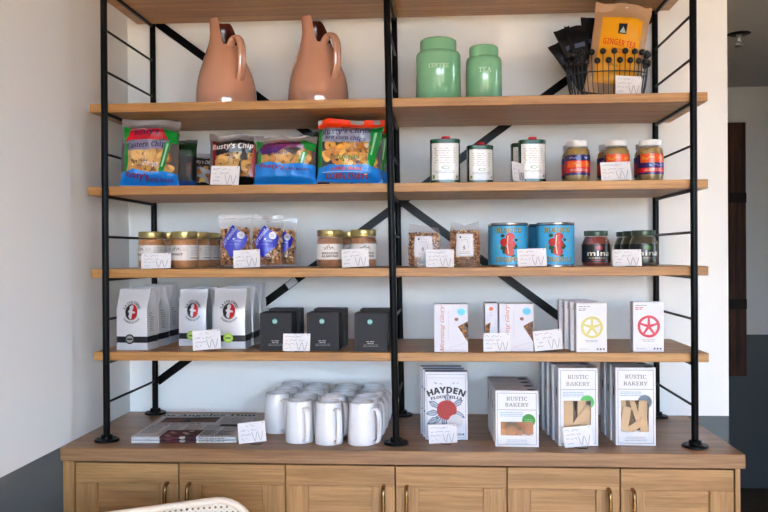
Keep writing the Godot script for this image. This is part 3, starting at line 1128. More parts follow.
func oil_tin(label: String, at: Vector3, w: float, h: float, d: float, turn: float) -> Node3D:
	var o := thing("oil_tin", label, "tin", at, turn, "olive oil tins")
	var sec := func(an: float, k: float) -> Vector3: return Vector3(w / 2 * k * spow(sin(an), 0.62), 0, d / 2 * k * spow(cos(an), 0.62))
	var rows := [[0.0, 0.97], [0.002, 1.0], [0.008, 1.0], [0.0085, 0.985], [h - 0.0085, 0.985], [h - 0.008, 1.0], [h - 0.001, 1.0], [h, 0.97]]
	var st := tool()
	for i in rows.size() - 1:
		var pf := func(a: float, b: float) -> Vector3: return sec.call(a * PI, lerpf(rows[i][1], rows[i + 1][1], b)) + Vector3.UP * lerpf(rows[i][0], rows[i + 1][0], b)
		st.append_from(film(pf, 64, 1), 0, Transform3D())
	part("body", st.commit(), M.tin_green, o)
	var top := tool()
	var ring := []
	for k in 48:
		ring.append(sec.call(TAU * k / 48, 0.96) + Vector3.UP * (h - 0.002))
	face(top, ring, Vector3.UP)
	part("top", top.commit(), M.tin_green, o)
	var lf := func(a: float, b: float) -> Vector3: return sec.call(a * 0.98, 0.985) * 1.008 + Vector3.UP * lerpf(0.0115, h - 0.0115, b)
	part("label", film(lf, 30, 2), M.oil_label, o)
	part("cap", turned(v2([0.0115, h - 0.002, 0.0115, h + 0.008, 0.011, h + 0.009, 0, h + 0.009]), 24), M.red_cap, o, Vector3(0.002, 0, 0))
	return o

func can(label: String, at: Vector3, r: float, h: float, turn := 0.0) -> Node3D:
	var o := thing("tomato_can", label, "can", at, turn, "blue tomato cans")
	part("body", turned(v2([0, 0.003, r * 0.96, 0.003, r * 0.98, 0.0, r * 1.01, 0.001, r * 1.01, 0.004, r * 0.985, 0.006, r * 0.985, h - 0.006, r * 1.01, h - 0.004, r * 1.01, h - 0.001, r * 0.98, h, r * 0.96, h - 0.004, 0, h - 0.004]), 44), M.tin_plate, o)
	var st := tool()
	lathe(st, [Vector2(r, 0.006), Vector2(r, h - 0.006)], 48, -PI / 2, PI * 1.5)
	part("label", st.commit(), M.tomato, o)
	return o
# ------------------------------------------------------------------ prints
func rustys(kind: int) -> Image:
	var none := Color(0.75, 0.75, 0.8, 0)
	var s := Sheet.new(240, 260, none)
	var navy := c8(28, 24, 84)
	var green := c8(22, 150, 70)
	var blue := c8(40, 150, 226)
	if kind == 0 or kind == 2:
		var y0 := 30.0 if kind == 0 else 22.0
		var x0 := 10.0
		s.poly([Vector2(x0, y0), Vector2(240, y0 + 18), Vector2(240, y0 + 60), Vector2(200, y0 + 52), Vector2(x0, y0 + 58)], c8(196, 28, 62) if kind == 0 else c8(120, 30, 96))
		s.poly([Vector2(x0, y0), Vector2(46, y0 + 4), Vector2(34, y0 + 40), Vector2(x0, y0 + 62)], green)
		s.poly([Vector2(176, y0 + 8), Vector2(240, y0 + 18), Vector2(240, y0 + 66), Vector2(206, y0 + 60)], green)
		if kind == 2:
			s.poly([Vector2(60, y0 + 2), Vector2(150, y0 + 6), Vector2(140, y0 + 26), Vector2(70, y0 + 22)], c8(214, 60, 80))
			s.poly([Vector2(20, y0 + 50), Vector2(130, y0 + 44), Vector2(100, y0 + 80), Vector2(30, y0 + 84)], c8(96, 36, 120))
		s.line([Vector2(40, y0 + 14), Vector2(92, y0 + 8), Vector2(120, y0 + 20)], 5, c8(238, 210, 220))
		s.text("Rusty's", 112, y0 + 28, 20, navy, "Droid Sans", true, -0.05, 1.1, 0.2)
		if kind == 0:
			s.poly([Vector2(34, y0 + 58), Vector2(204, y0 + 54), Vector2(208, y0 + 92), Vector2(30, y0 + 96)], c8(150, 148, 168))
		s.text("Eastern Chips" if kind == 0 else "Tortilla", 116, y0 + 76, 19, navy, "Droid Serif", true, -0.06, 0.95, 0.15)
		s.poly([Vector2(18, 96), Vector2(34, 96), Vector2(30, 214), Vector2(16, 214)], green)
		s.poly([Vector2(190, 92), Vector2(214, 88), Vector2(186, 206), Vector2(166, 210)], green)
		s.poly([Vector2(196, 96), Vector2(204, 94), Vector2(182, 190), Vector2(176, 190)], c8(200, 236, 210))
		s.text("Tortilla", 84, 168, 15, c8(30, 18, 10), "Droid Sans", true, -0.08, 1.0, 0.2)
		s.text("Chips", 134, 182, 17, c8(250, 248, 240), "Droid Sans", true, 0.0, 1.1, 0.2)
		var top := 206.0 if kind == 0 else 152.0
		s.poly([Vector2(0, top + 6), Vector2(60, top - 6), Vector2(130, top + 8), Vector2(190, top), Vector2(240, top + 10), Vector2(240, 260), Vector2(0, 260)], blue)
		s.text("Rusty's", 74, top + 22, 19, c8(150, 24, 96), "Droid Sans", true, 0.14, 1.15, 0.2, 0.0, 0.6)
		s.text("HAND MADE", 166, top + 34, 12, c8(120, 24, 110), "Droid Sans", true, 0.0, 1.1)
	elif kind == 4:  # dark green bags standing behind: their shade is mixed into the print colours
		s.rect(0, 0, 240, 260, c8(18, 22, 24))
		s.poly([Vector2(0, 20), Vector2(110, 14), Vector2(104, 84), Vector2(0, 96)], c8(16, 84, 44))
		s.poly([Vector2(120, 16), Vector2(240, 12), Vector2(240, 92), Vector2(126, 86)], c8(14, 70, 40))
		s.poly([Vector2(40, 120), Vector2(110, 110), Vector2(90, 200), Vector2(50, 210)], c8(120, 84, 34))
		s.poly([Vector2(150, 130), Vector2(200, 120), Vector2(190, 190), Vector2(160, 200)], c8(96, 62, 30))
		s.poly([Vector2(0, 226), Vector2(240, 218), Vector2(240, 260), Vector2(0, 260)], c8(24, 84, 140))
	elif kind == 1:
		s.poly([Vector2(14, 38), Vector2(240, 30), Vector2(240, 108), Vector2(150, 92), Vector2(90, 100), Vector2(14, 116)], c8(26, 18, 34))
		s.poly([Vector2(14, 38), Vector2(36, 38), Vector2(28, 180), Vector2(14, 200)], c8(150, 22, 40))
		s.poly([Vector2(206, 60), Vector2(240, 40), Vector2(240, 230), Vector2(196, 240), Vector2(188, 200)], c8(170, 24, 44))
		s.text("Rusty's Chips", 118, 68, 24, c8(246, 240, 236), "Droid Sans", true, -0.03, 0.98, 0.2, 0.0, 0.4)
		s.poly([Vector2(0, 210), Vector2(80, 222), Vector2(150, 214), Vector2(240, 226), Vector2(240, 260), Vector2(0, 260)], c8(22, 14, 20))
	else:
		s.poly([Vector2(0, 0), Vector2(240, 0), Vector2(240, 26), Vector2(170, 40), Vector2(110, 34), Vector2(40, 48), Vector2(0, 40)], c8(238, 84, 24))
		s.poly([Vector2(0, 44), Vector2(16, 40), Vector2(16, 200), Vector2(0, 210)], green)
		s.poly([Vector2(196, 44), Vector2(240, 26), Vector2(236, 84), Vector2(206, 218), Vector2(186, 222)], green)
		s.poly([Vector2(212, 60), Vector2(222, 56), Vector2(204, 150), Vector2(198, 150)], c8(190, 236, 200))
		s.poly([Vector2(16, 46), Vector2(110, 38), Vector2(196, 44), Vector2(200, 96), Vector2(120, 104), Vector2(16, 98)], c8(158, 160, 176))
		s.text("Rusty's Chips", 106, 60, 20, navy, "Droid Serif", true, -0.05, 0.98, 0.15)
		s.text("are corn chips", 104, 86, 15, navy, "Droid Serif", true, 0.06, 1.0, 0.1)
		s.text("ORGANIC", 106, 162, 16, c8(70, 150, 34), "Droid Sans", true, -0.02, 1.1)
		s.poly([Vector2(0, 204), Vector2(50, 190), Vector2(110, 196), Vector2(180, 188), Vector2(240, 206), Vector2(240, 260), Vector2(0, 260)], blue)
		s.text("HAND MADE", 112, 208, 13, c8(214, 62, 40), "Droid Sans", true, 0.0, 1.1)
		s.text("CORN CHIPS", 112, 236, 19, c8(206, 56, 44), "Droid Sans", true, 0.0, 1.0)
		s.rect(20, 220, 150, 2, c8(240, 250, 255))
	return s.done()

func citrus(c: Color, title: Color) -> Image:
	var s := Sheet.new(160, 260, c8(248, 248, 250))
	s.fine(12, 16, 70, 1, 8, 4, c8(150, 150, 160), 3)
	s.fine(12, 28, 44, 2, 8, 4, title, 4)
	var o := Vector2(82, 128)
	s.oval(o.x, o.y, 59, 58, c, 40, 0.012, 2)
	for k in 5:
		var a := TAU * k / 5 - PI / 2
		var m := a + TAU / 10
		var p := [o + Vector2.from_angle(m) * 12]
		for j in 7:
			p.append(o + Vector2.from_angle(lerpf(a + 0.11, a + TAU / 5 - 0.11, j / 6.0)) * 45)
		s.poly(p, c8(248, 248, 250))
	s.fine(46, 196, 70, 2, 8, 3, c8(170, 170, 176), 6, true)
	s.fine(14, 242, 60, 1, 8, 3, c8(190, 190, 196), 7)
	for k in 3:
		s.oval(112 + k * 16, 244, 5, 5, c8(110, 112, 122), 10)
	return s.done()

func rustic(w: int, h: int, split: float, dot: Color, dot_at: Vector2, dot_r: float, fine_at: float, win: Rect2) -> Image:
	var s := Sheet.new(w, h, c8(246, 247, 249))
	var ink := c8(120, 126, 134)
	s.frame(10, 12, w - 20, h - 22, 1.6, ink)
	s.rect(10, split, w - 20, 1.6, ink)
	s.text("RUSTIC", w / 2.0, split * 0.42, 19, c8(104, 102, 100), "Droid Serif", false, 0.0, 1.15)
	s.text("BAKERY", w / 2.0, split * 0.74, 19, c8(104, 102, 100), "Droid Serif", false, 0.0, 1.15)
	s.fine(22, split + 14, w * 0.62, 3, 9, 2.6, c8(140, 178, 206), 5)
	s.oval(dot_at.x, dot_at.y, dot_r, dot_r, dot, 36)
	s.fine(dot_at.x - dot_r * 0.6, dot_at.y - 6, dot_r * 1.2, 2, 9, 3, dot.lightened(0.5), 9, true)
	s.fine(w * 0.22, fine_at, w * 0.56, 3, 9, 2.4, c8(150, 166, 186), 8, true)
	return s.done()

func make_prints() -> void:
	var s: Sheet
	M.price = []
	var inks := [c8(128, 138, 176), c8(158, 128, 160), c8(128, 150, 158), c8(144, 138, 174)]
	for k in 4:
		s = Sheet.new(160, 104, c8(250, 250, 252))
		s.hand(12, 18, 100, 11, 1.4, inks[k], 10 + k)
		s.hand(14, 40, 84 + 8 * k, 10, 1.4, inks[(k + 1) % 4], 20 + k)
		s.hand(14, 62, 60, 9, 1.4, inks[(k + 2) % 4], 30 + k)
		s.hand(16, 84, 34, 12, 1.6, inks[k], 40 + k)
		s.oval(146, 8, 2.4, 2.4, c8(60, 60, 66), 8)
		M.price.append(printed(s.done(), 0.55))
	M.rusty = []
	M.rusty_im = []
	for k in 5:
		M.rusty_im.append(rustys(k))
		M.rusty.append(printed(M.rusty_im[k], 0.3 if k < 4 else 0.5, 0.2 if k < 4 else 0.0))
	# olive oil label
	s = Sheet.new(160, 200, c8(246, 246, 244))
	for k in 7:
		s.fine(30 + (k % 2) * 8, 26 + k * 13, 22, 1, 9, 3, c8(140, 156, 120), 50 + k)
		s.fine(66, 26 + k * 13, 30, 1, 9, 3, c8(176, 140, 90), 60 + k)
		s.fine(112, 26 + k * 13, 16, 1, 9, 3, c8(130, 130, 136), 70 + k)
	s.oval(82, 132, 10, 10, c8(150, 166, 110), 20)
	s.oval(82, 132, 6, 6, c8(246, 246, 244), 20)
	s.fine(26, 150, 108, 2, 9, 3, c8(140, 146, 140), 81, true)
	s.rect(12, 172, 22, 20, c8(122, 164, 50))
	s.rect(132, 176, 10, 14, c8(80, 90, 90))
	M.oil_label = printed(s.done(), 0.3, 0.3)
	# mustard
	s = Sheet.new(300, 140, c8(58, 38, 112))
	s.poly([Vector2(0, 40), Vector2(300, 40), Vector2(300, 122), Vector2(0, 122)], c8(216, 52, 52))
	s.poly([Vector2(70, 46), Vector2(230, 46), Vector2(236, 88), Vector2(64, 88)], c8(240, 122, 34))
	s.hand(86, 22, 130, 14, 4, c8(196, 206, 240), 7)
	s.hand(80, 66, 146, 22, 5, c8(250, 196, 60), 9)
	s.fine(80, 98, 140, 2, 9, 4, c8(250, 220, 200), 3, true)
	s.rect(0, 124, 300, 6, c8(40, 30, 90))
	M.mustard_label = printed(s.done(), 0.35, 0.3)
	s = Sheet.new(300, 140, c8(58, 38, 112))
	s.poly([Vector2(60, 0), Vector2(240, 0), Vector2(236, 60), Vector2(64, 60)], c8(236, 112, 40))
	s.hand(78, 30, 146, 22, 5, c8(252, 200, 70), 11)
	s.hand(80, 78, 140, 14, 4, c8(186, 196, 240), 12)
	s.rect(0, 96, 300, 30, c8(214, 48, 58))
	s.fine(80, 104, 140, 2, 9, 4, c8(250, 220, 200), 13, true)
	M.mustard_label2 = printed(s.done(), 0.35, 0.3)
	# nut butters
	for q in [["peanut_label", "PEANUT", "", false], ["almond_label", "MISSION", "ALMOND", true]]:
		s = Sheet.new(340, 140, c8(240, 238, 234))
		var cx := 100.0 if not q[3] else 170.0
		s.line([Vector2(cx - 22, 26), Vector2(cx - 6, 10), Vector2(cx + 4, 20)], 3, c8(60, 60, 60))
		s.hand(cx - 44, 32, 88, 16, 4.5, c8(66, 64, 62), 5)
		s.hand(cx - 44, 46, 88, 10, 3.5, c8(76, 74, 72), 6)
		s.text(q[1], cx - (4 if not q[3] else 0), 84, 20, c8(44, 44, 46), "Droid Sans", true, 0.0, 1.05)
		if q[2]:
			s.text(q[2], cx, 110, 20, c8(44, 44, 46), "Droid Sans", true, 0.0, 1.05)
		else:
			s.fine(210, 20, 100, 6, 14, 4, c8(150, 160, 170), 15)
			s.rect(205, 116, 100, 6, c8(40, 44, 52))
			s.fine(150, 24, 40, 3, 12, 5, c8(190, 190, 192), 16)
		M[q[0]] = printed(s.done(), 0.5)
	# blue pouch label (its corners cut away)
	s = Sheet.new(150, 190, Color(1, 1, 1, 0))
	s.poly([Vector2(62, 0), Vector2(150, 66), Vector2(136, 120), Vector2(52, 190), Vector2(0, 100)], c8(42, 48, 184))
	s.text("granola", 48, 62, 22, c8(238, 240, 255), "Droid Serif", true, -0.85, 1.0, 0.3)
	s.hand(54, 92, 60, 7, 2.0, c8(190, 196, 240), 3)
	s.oval(112, 60, 21, 21, c8(214, 216, 230), 24)
	s.fine(100, 54, 24, 2, 9, 3, c8(120, 126, 180), 5, true)
	s.oval(70, 80, 7, 6, c8(236, 238, 252), 12)
	s.fine(44, 108, 54, 1, 9, 3, c8(150, 160, 230), 6, true)
	M.pouch_im = s.done()
	M.pouch_label = printed(M.pouch_im, 0.4, 0.2)
	# white label of the clear brown bags
	s = Sheet.new(150, 160, c8(240, 240, 244))
	s.frame(5, 5, 140, 150, 1.4, c8(196, 196, 210))
	s.rect(28, 16, 14, 14, c8(40, 46, 60))
	s.line([Vector2(40, 44), Vector2(96, 40), Vector2(104, 60), Vector2(110, 100)], 2, c8(150, 150, 168))
	s.line([Vector2(62, 100), Vector2(70, 84), Vector2(76, 104), Vector2(66, 112)], 5, c8(70, 70, 84))
	s.fine(26, 126, 98, 2, 11, 3, c8(150, 152, 172), 4, true)
	s.line([Vector2(52, 22), Vector2(120, 30), Vector2(122, 70)], 1.5, c8(170, 172, 190))
	M.bag_label = printed(s.done(), 0.5)
	# tomato can
	s = Sheet.new(640, 220, c8(104, 194, 236))
	for k in 2:
		var cx := 160.0 + k * 320
		s.text("BIANCO", cx, 30, 25, c8(96, 84, 50), "Droid Serif", true, 0.0, 1.05, 0.0, 0.0, 0.8)
		s.text("DINAPOLI", cx, 192, 25, c8(96, 84, 50), "Droid Serif", true, 0.0, 0.92, 0.0, 0.0, 0.8)
		s.text("BIANCO", cx - 1, 29, 25, c8(196, 172, 84), "Droid Serif", true, 0.0, 1.05)
		s.text("DINAPOLI", cx - 1, 191, 25, c8(192, 166, 80), "Droid Serif", true, 0.0, 0.92)
		for e in [[-30, 126, 16, 15], [32, 120, 14, 16], [-34, 60, 12, 10], [-22, 148, 14, 12], [22, 170, 12, 8], [40, 84, 9, 8]]:
			s.oval(cx + e[0], e[1], e[2], e[3], c8(24, 84, 60), 14, 0.12, e[1])
		for e in [[-62, 116], [-56, 130], [60, 92], [54, 74], [62, 140]]:
			s.line([Vector2(cx + e[0] - 8, e[1]), Vector2(cx + e[0], e[1] - 6), Vector2(cx + e[0] + 8, e[1] + 3)], 3, c8(190, 186, 110))
		for e in [[8, 66, 24], [-24, 96, 24], [12, 106, 24], [4, 148, 26], [0, 130, 16]]:
			s.oval(cx + e[0], e[1], e[2], e[2] * 0.92, c8(190, 22, 28), 24)
			s.oval(cx + e[0] - e[2] * 0.25, e[1] - e[2] * 0.25, e[2] * 0.4, e[2] * 0.3, c8(206, 60, 44), 16)
		s.line([Vector2(cx - 4, 62), Vector2(cx - 8, 110), Vector2(cx - 2, 160)], 6, c8(236, 210, 170))
	s.rect(0, 0, 640, 5, c8(40, 70, 96))
	M.tomato = printed(s.done(), 0.4)
	# dark jars
	for q in [["sauce_label", c8(150, 26, 40)], ["green_label", c8(78, 124, 50)]]:
		s = Sheet.new(300, 130, c8(22, 22, 24))
		s.oval(150, 26, 19, 17, q[1], 18, 0.1, 3)
		s.text("mina", 150, 66, 34, c8(240, 236, 226), "Droid Sans", true, 0.0, 1.1)
		s.text("HARISSA", 140, 100, 12, c8(200, 190, 170), "Droid Sans", true, 0.0, 1.2)
		s.fine(110, 114, 80, 1, 9, 4, q[1].lightened(0.2), 6)
		M[q[0]] = printed(s.done(), 0.35, 0.2)
	# coffee bag front and gusset
	s = Sheet.new(190, 330, c8(232, 234, 237))
	var o := Vector2(96, 122)
	s.text("LA COLOMBE", o.x, o.y - 52, 15, c8(36, 36, 42), "Droid Serif", true, 0.0, 0.92, 0.0, 50)
	s.text("TORREFACTION", o.x, o.y + 58, 11, c8(60, 60, 66), "Droid Serif", true, 0.0, 0.9, 0.0, -62)
	for k in 24:
		var a := PI * (0.15 + 0.7 * k / 23.0)
		s.oval(o.x + cos(a) * 42, o.y + sin(a) * 44, 2, 2, c8(120, 116, 100), 6)
	s.oval(o.x, o.y, 38, 42, c8(30, 28, 34), 36)
	var red := []
	for k in 19:
		var a := -PI / 2 + PI * k / 18.0
		red.append(o + Vector2(cos(a) * 38, sin(a) * 42))
	s.poly(red, c8(192, 26, 44))
	s.poly([o + Vector2(0, -40), o + Vector2(-14, -28), o + Vector2(-10, -16), o + Vector2(-22, 0), o + Vector2(-12, 4), o + Vector2(-18, 26), o + Vector2(-6, 40), o + Vector2(0, 40)], c8(226, 226, 230))
	s.poly([o + Vector2(0, -38), o + Vector2(12, -30), o + Vector2(10, -16), o + Vector2(4, -8), o + Vector2(22, -2), o + Vector2(26, 6), o + Vector2(6, 8), o + Vector2(2, 34), o + Vector2(0, 34)], c8(226, 226, 230))
	s.rect(0, 256, 190, 34, c8(24, 25, 34))
	M.coffee = printed(s.done(), 0.36, 0.0, 0.18)
	s = Sheet.new(80, 330, c8(226, 229, 233))
	s.fine(22, 130, 34, 9, 12, 3.4, c8(110, 116, 126), 3)
	s.rect(0, 256, 80, 34, c8(24, 25, 34))
	M.coffee_side = printed(s.done(), 0.36, 0.0, 0.18)
	# black tea box
	s = Sheet.new(170, 200, c8(26, 28, 38))
	s.oval(80, 44, 14, 14, c8(132, 196, 190), 20)
	s.oval(80, 44, 9, 9, c8(214, 236, 230), 16)
	s.line([Vector2(80, 34), Vector2(80, 54)], 4, c8(110, 170, 166))
	s.rect(26, 140, 116, 40, c8(24, 25, 30))
	s.fine(60, 146, 44, 2, 9, 4, c8(196, 196, 200), 4, true)
	s.fine(40, 164, 88, 2, 8, 3, c8(150, 150, 156), 5, true)
	M.black_box = printed(s.done(), 0.6)
	# granola carton
	s = Sheet.new(190, 290, c8(236, 236, 244))
	s.text("Morning Glory", 46, 148, 21, c8(176, 92, 58), "Droid Serif", false, -PI / 2, 1.36, 0.45)
	s.fine(78, 40, 6, 22, 8, 3, c8(206, 196, 204), 6)
	s.oval(154, 46, 24, 22, c8(126, 210, 234), 28)
	s.fine(138, 40, 32, 2, 9, 3, c8(60, 150, 190), 4, true)
	s.oval(126, 92, 11, 10, c8(126, 66, 40), 16, 0.08, 2)
	s.line([Vector2(80, 266), Vector2(176, 234)], 1.6, c8(180, 184, 200))
	s.fine(110, 276, 60, 1, 8, 2.4, c8(206, 206, 214), 4)
	M.granola_front = printed(s.done(), 0.45)
	s = Sheet.new(80, 290, c8(236, 236, 244))
	s.oval(38, 34, 14, 12, c8(214, 120, 50), 16, 0.1, 1)
	s.fine(26, 56, 30, 3, 9, 3, c8(196, 200, 220), 5)
	M.granola_side = printed(s.done(), 0.45)
	M.wheel_yellow = printed(citrus(c8(228, 222, 146), c8(160, 160, 166)), 0.45)
	M.wheel_red = printed(citrus(c8(206, 64, 92), c8(206, 90, 110)), 0.45)
	# flour box
	s = Sheet.new(220, 350, c8(238, 241, 247))
	s.frame(8, 12, 204, 326, 2, c8(150, 164, 186))
	s.rect(16, 30, 188, 1.5, c8(170, 184, 206))
	s.hand(46, 58, 130, 12, 1.8, c8(60, 60, 70), 8)
	s.text("HAYDEN", 110, 92, 30, c8(30, 30, 36), "Droid Sans", true, 0.0, 1.25, 0.0, 230, 1.2)
	s.text("FLOUR MILLS", 110, 128, 13, c8(44, 44, 50), "Droid Serif", true, 0.0, 1.3, 0.0, 300, 0.4)
	for e in [[-62, -30, 0.5], [-46, 46, 2.3], [58, -36, 2.6], [66, 22, 0.5], [-72, 14, 3.0], [8, -58, 1.5], [40, 54, 0.9], [-10, 60, 1.6], [-70, 54, 2.6]]:
		var c := Vector2(110 + e[0], 198 + e[1])
		var d := Vector2.from_angle(e[2])
		var n := Vector2(-d.y, d.x)
		s.poly([c - d * 34, c - d * 8 + n * 16, c + d * 20 + n * 11, c + d * 36, c + d * 16 - n * 12, c - d * 10 - n * 15], c8(120, 132, 152))
		s.poly([c - d * 28, c - d * 6 + n * 11, c + d * 18 + n * 7, c + d * 30, c + d * 14 - n * 8, c - d * 8 - n * 10], c8(204, 212, 226))
		s.line([c - d * 30, c + d * 30], 2, c8(70, 80, 100))
		s.line([c, c + d * 10 + n * 9], 1.4, c8(70, 80, 100))
		s.line([c - d * 10, c + n * 10], 1.4, c8(70, 80, 100))
	s.oval(112, 196, 52, 50, c8(172, 14, 26), 40, 0.02, 1)
	for k in 7:
		var a := k * 2.1
		var arc := []
		for j in 9:
			arc.append(Vector2(112, 196) + Vector2.from_angle(a + j * 0.22) * (10 + k * 5.4))
		s.line(arc, 2.4, c8(120, 10, 22))
	s.oval(160, 252, 38, 34, c8(226, 228, 232), 30)
	s.text("FLOUR", 180, 322, 11, c8(40, 40, 48))
	s.fine(24, 318, 70, 2, 9, 3, c8(150, 160, 180), 3)
	M.hayden = printed(s.done(), 0.45)
	# bakery boxes
	M.rustic_small = printed(rustic(220, 290, 98, c8(66, 154, 66), Vector2(170, 154), 34, 254, Rect2()), 0.45)
	M.rustic_green = printed(rustic(200, 400, 110, c8(110, 196, 116), Vector2(146, 176), 36, 356, Rect2()), 0.45)
	M.rustic_grey = printed(rustic(200, 400, 110, c8(132, 146, 158), Vector2(146, 176), 36, 356, Rect2()), 0.45)
	# newspaper
	s = Sheet.new(480, 600, c8(222, 223, 226))
	s.text("Los Angeles Times", 240, 40, 46, c8(40, 40, 46), "Droid Serif", true, 0.0, 0.95, 0.0, 0.0, 0.6)
	s.rect(14, 74, 452, 2, c8(90, 90, 96))
	s.fine(14, 80, 452, 1, 9, 4, c8(140, 140, 146), 3)
	s.rect(30, 96, 280, 132, c8(84, 66, 60))
	s.poly([Vector2(30, 150), Vector2(110, 120), Vector2(190, 160), Vector2(310, 130), Vector2(310, 228), Vector2(30, 228)], c8(126, 92, 78))
	s.poly([Vector2(120, 228), Vector2(150, 150), Vector2(170, 150), Vector2(190, 228)], c8(40, 34, 36))
	s.fine(30, 250, 270, 2, 16, 9, c8(70, 70, 76), 44)
	for k in 5:
		s.fine(16 + k * 92, 296, 80, 24 if k > 0 else 20, 10, 3.4, c8(96, 96, 102), 20 + k)
	s.fine(330, 100, 130, 16, 10, 3.6, c8(96, 96, 102), 31)
	s.rect(350, 270, 90, 60, c8(44, 42, 46))
	s.rect(130, 420, 170, 180, c8(92, 62, 64))
	for k in 16:
		s.oval(140 + (k * 37) % 156, 440 + (k * 53) % 150, 14, 16, [c8(54, 32, 44), c8(176, 136, 120), c8(110, 52, 60), c8(190, 182, 180)][k % 4], 12)
	s.fine(310, 430, 150, 16, 10, 3.6, c8(96, 96, 102), 33)
	M.news = printed(s.done(), 0.85)
	# kraft pouch label
	s = Sheet.new(200, 260, c8(238, 180, 24))
	s.rect(84, 24, 40, 40, c8(24, 30, 36))
	s.poly([Vector2(90, 60), Vector2(106, 34), Vector2(122, 60)], c8(200, 224, 230))
	s.text("GINGER TEA", 100, 100, 24, c8(214, 92, 30), "Droid Sans", true, 0.02, 0.86)
	s.fine(60, 124, 80, 2, 12, 4, c8(206, 110, 30), 6, true)
	s.hand(60, 190, 90, 14, 2.4, c8(120, 90, 20), 7)
	M.tea_label = printed(s.done(), 0.4)
# ------------------------------------------------------------------ goods: where they stand
func on(u: float, lev: int, z: float) -> Vector3:
	return Vector3(sx(u, SHELF[lev], z), SHELF[lev] + 0.0003, z)

func build_goods() -> void:
	noise.seed = 5
	noise.frequency = 0.16
	noise.fractal_octaves = 2
	M.wire_grey = mat(c8(96, 96, 104), 0.4)
	M.mug_rim_shade = mat(c8(198, 195, 192), 0.35)  # greyer than the mug: shade line at the mouth put into the colour
	M.jug = mat(c8(192, 140, 114), 0.09, 0.0, 0.5)
	M.jug_in = mat(c8(80, 32, 26), 0.2, 0.0, 0.4)
	M.mint = mat(c8(122, 180, 140), 0.1, 0.0, 0.5)
	M.mint_pale = mat(c8(206, 234, 212), 0.2, 0.0, 0.5)
	M.film_back = clear(0.25, 0.12, c8(200, 200, 205))
	M.bag_back = mat(c8(120, 112, 110), 0.4, 0.3)
	M.tin_green = mat(c8(8, 62, 38), 0.25, 0.1, 0.2)
	M.red_cap = mat(c8(196, 24, 40), 0.35)
	M.tin_plate = mat(c8(176, 180, 186), 0.25, 0.9)
	M.black_foil = mat(c8(10, 11, 15), 0.3)
	M.black_foil.metallic_specular = 0.3
	M.kraft = mat(c8(176, 138, 102), 0.6)
	M.chips = [mat(c8(206, 150, 66), 0.6), mat(c8(182, 118, 42), 0.6), mat(c8(222, 172, 92), 0.6)]
	M.corn = [mat(c8(226, 158, 50), 0.6), mat(c8(206, 128, 34), 0.6), mat(c8(234, 182, 80), 0.6)]
	make_chip_meshes()
	make_prints()
	upper_board()
	second_board()
	third_board()
	fourth_board()
	counter()

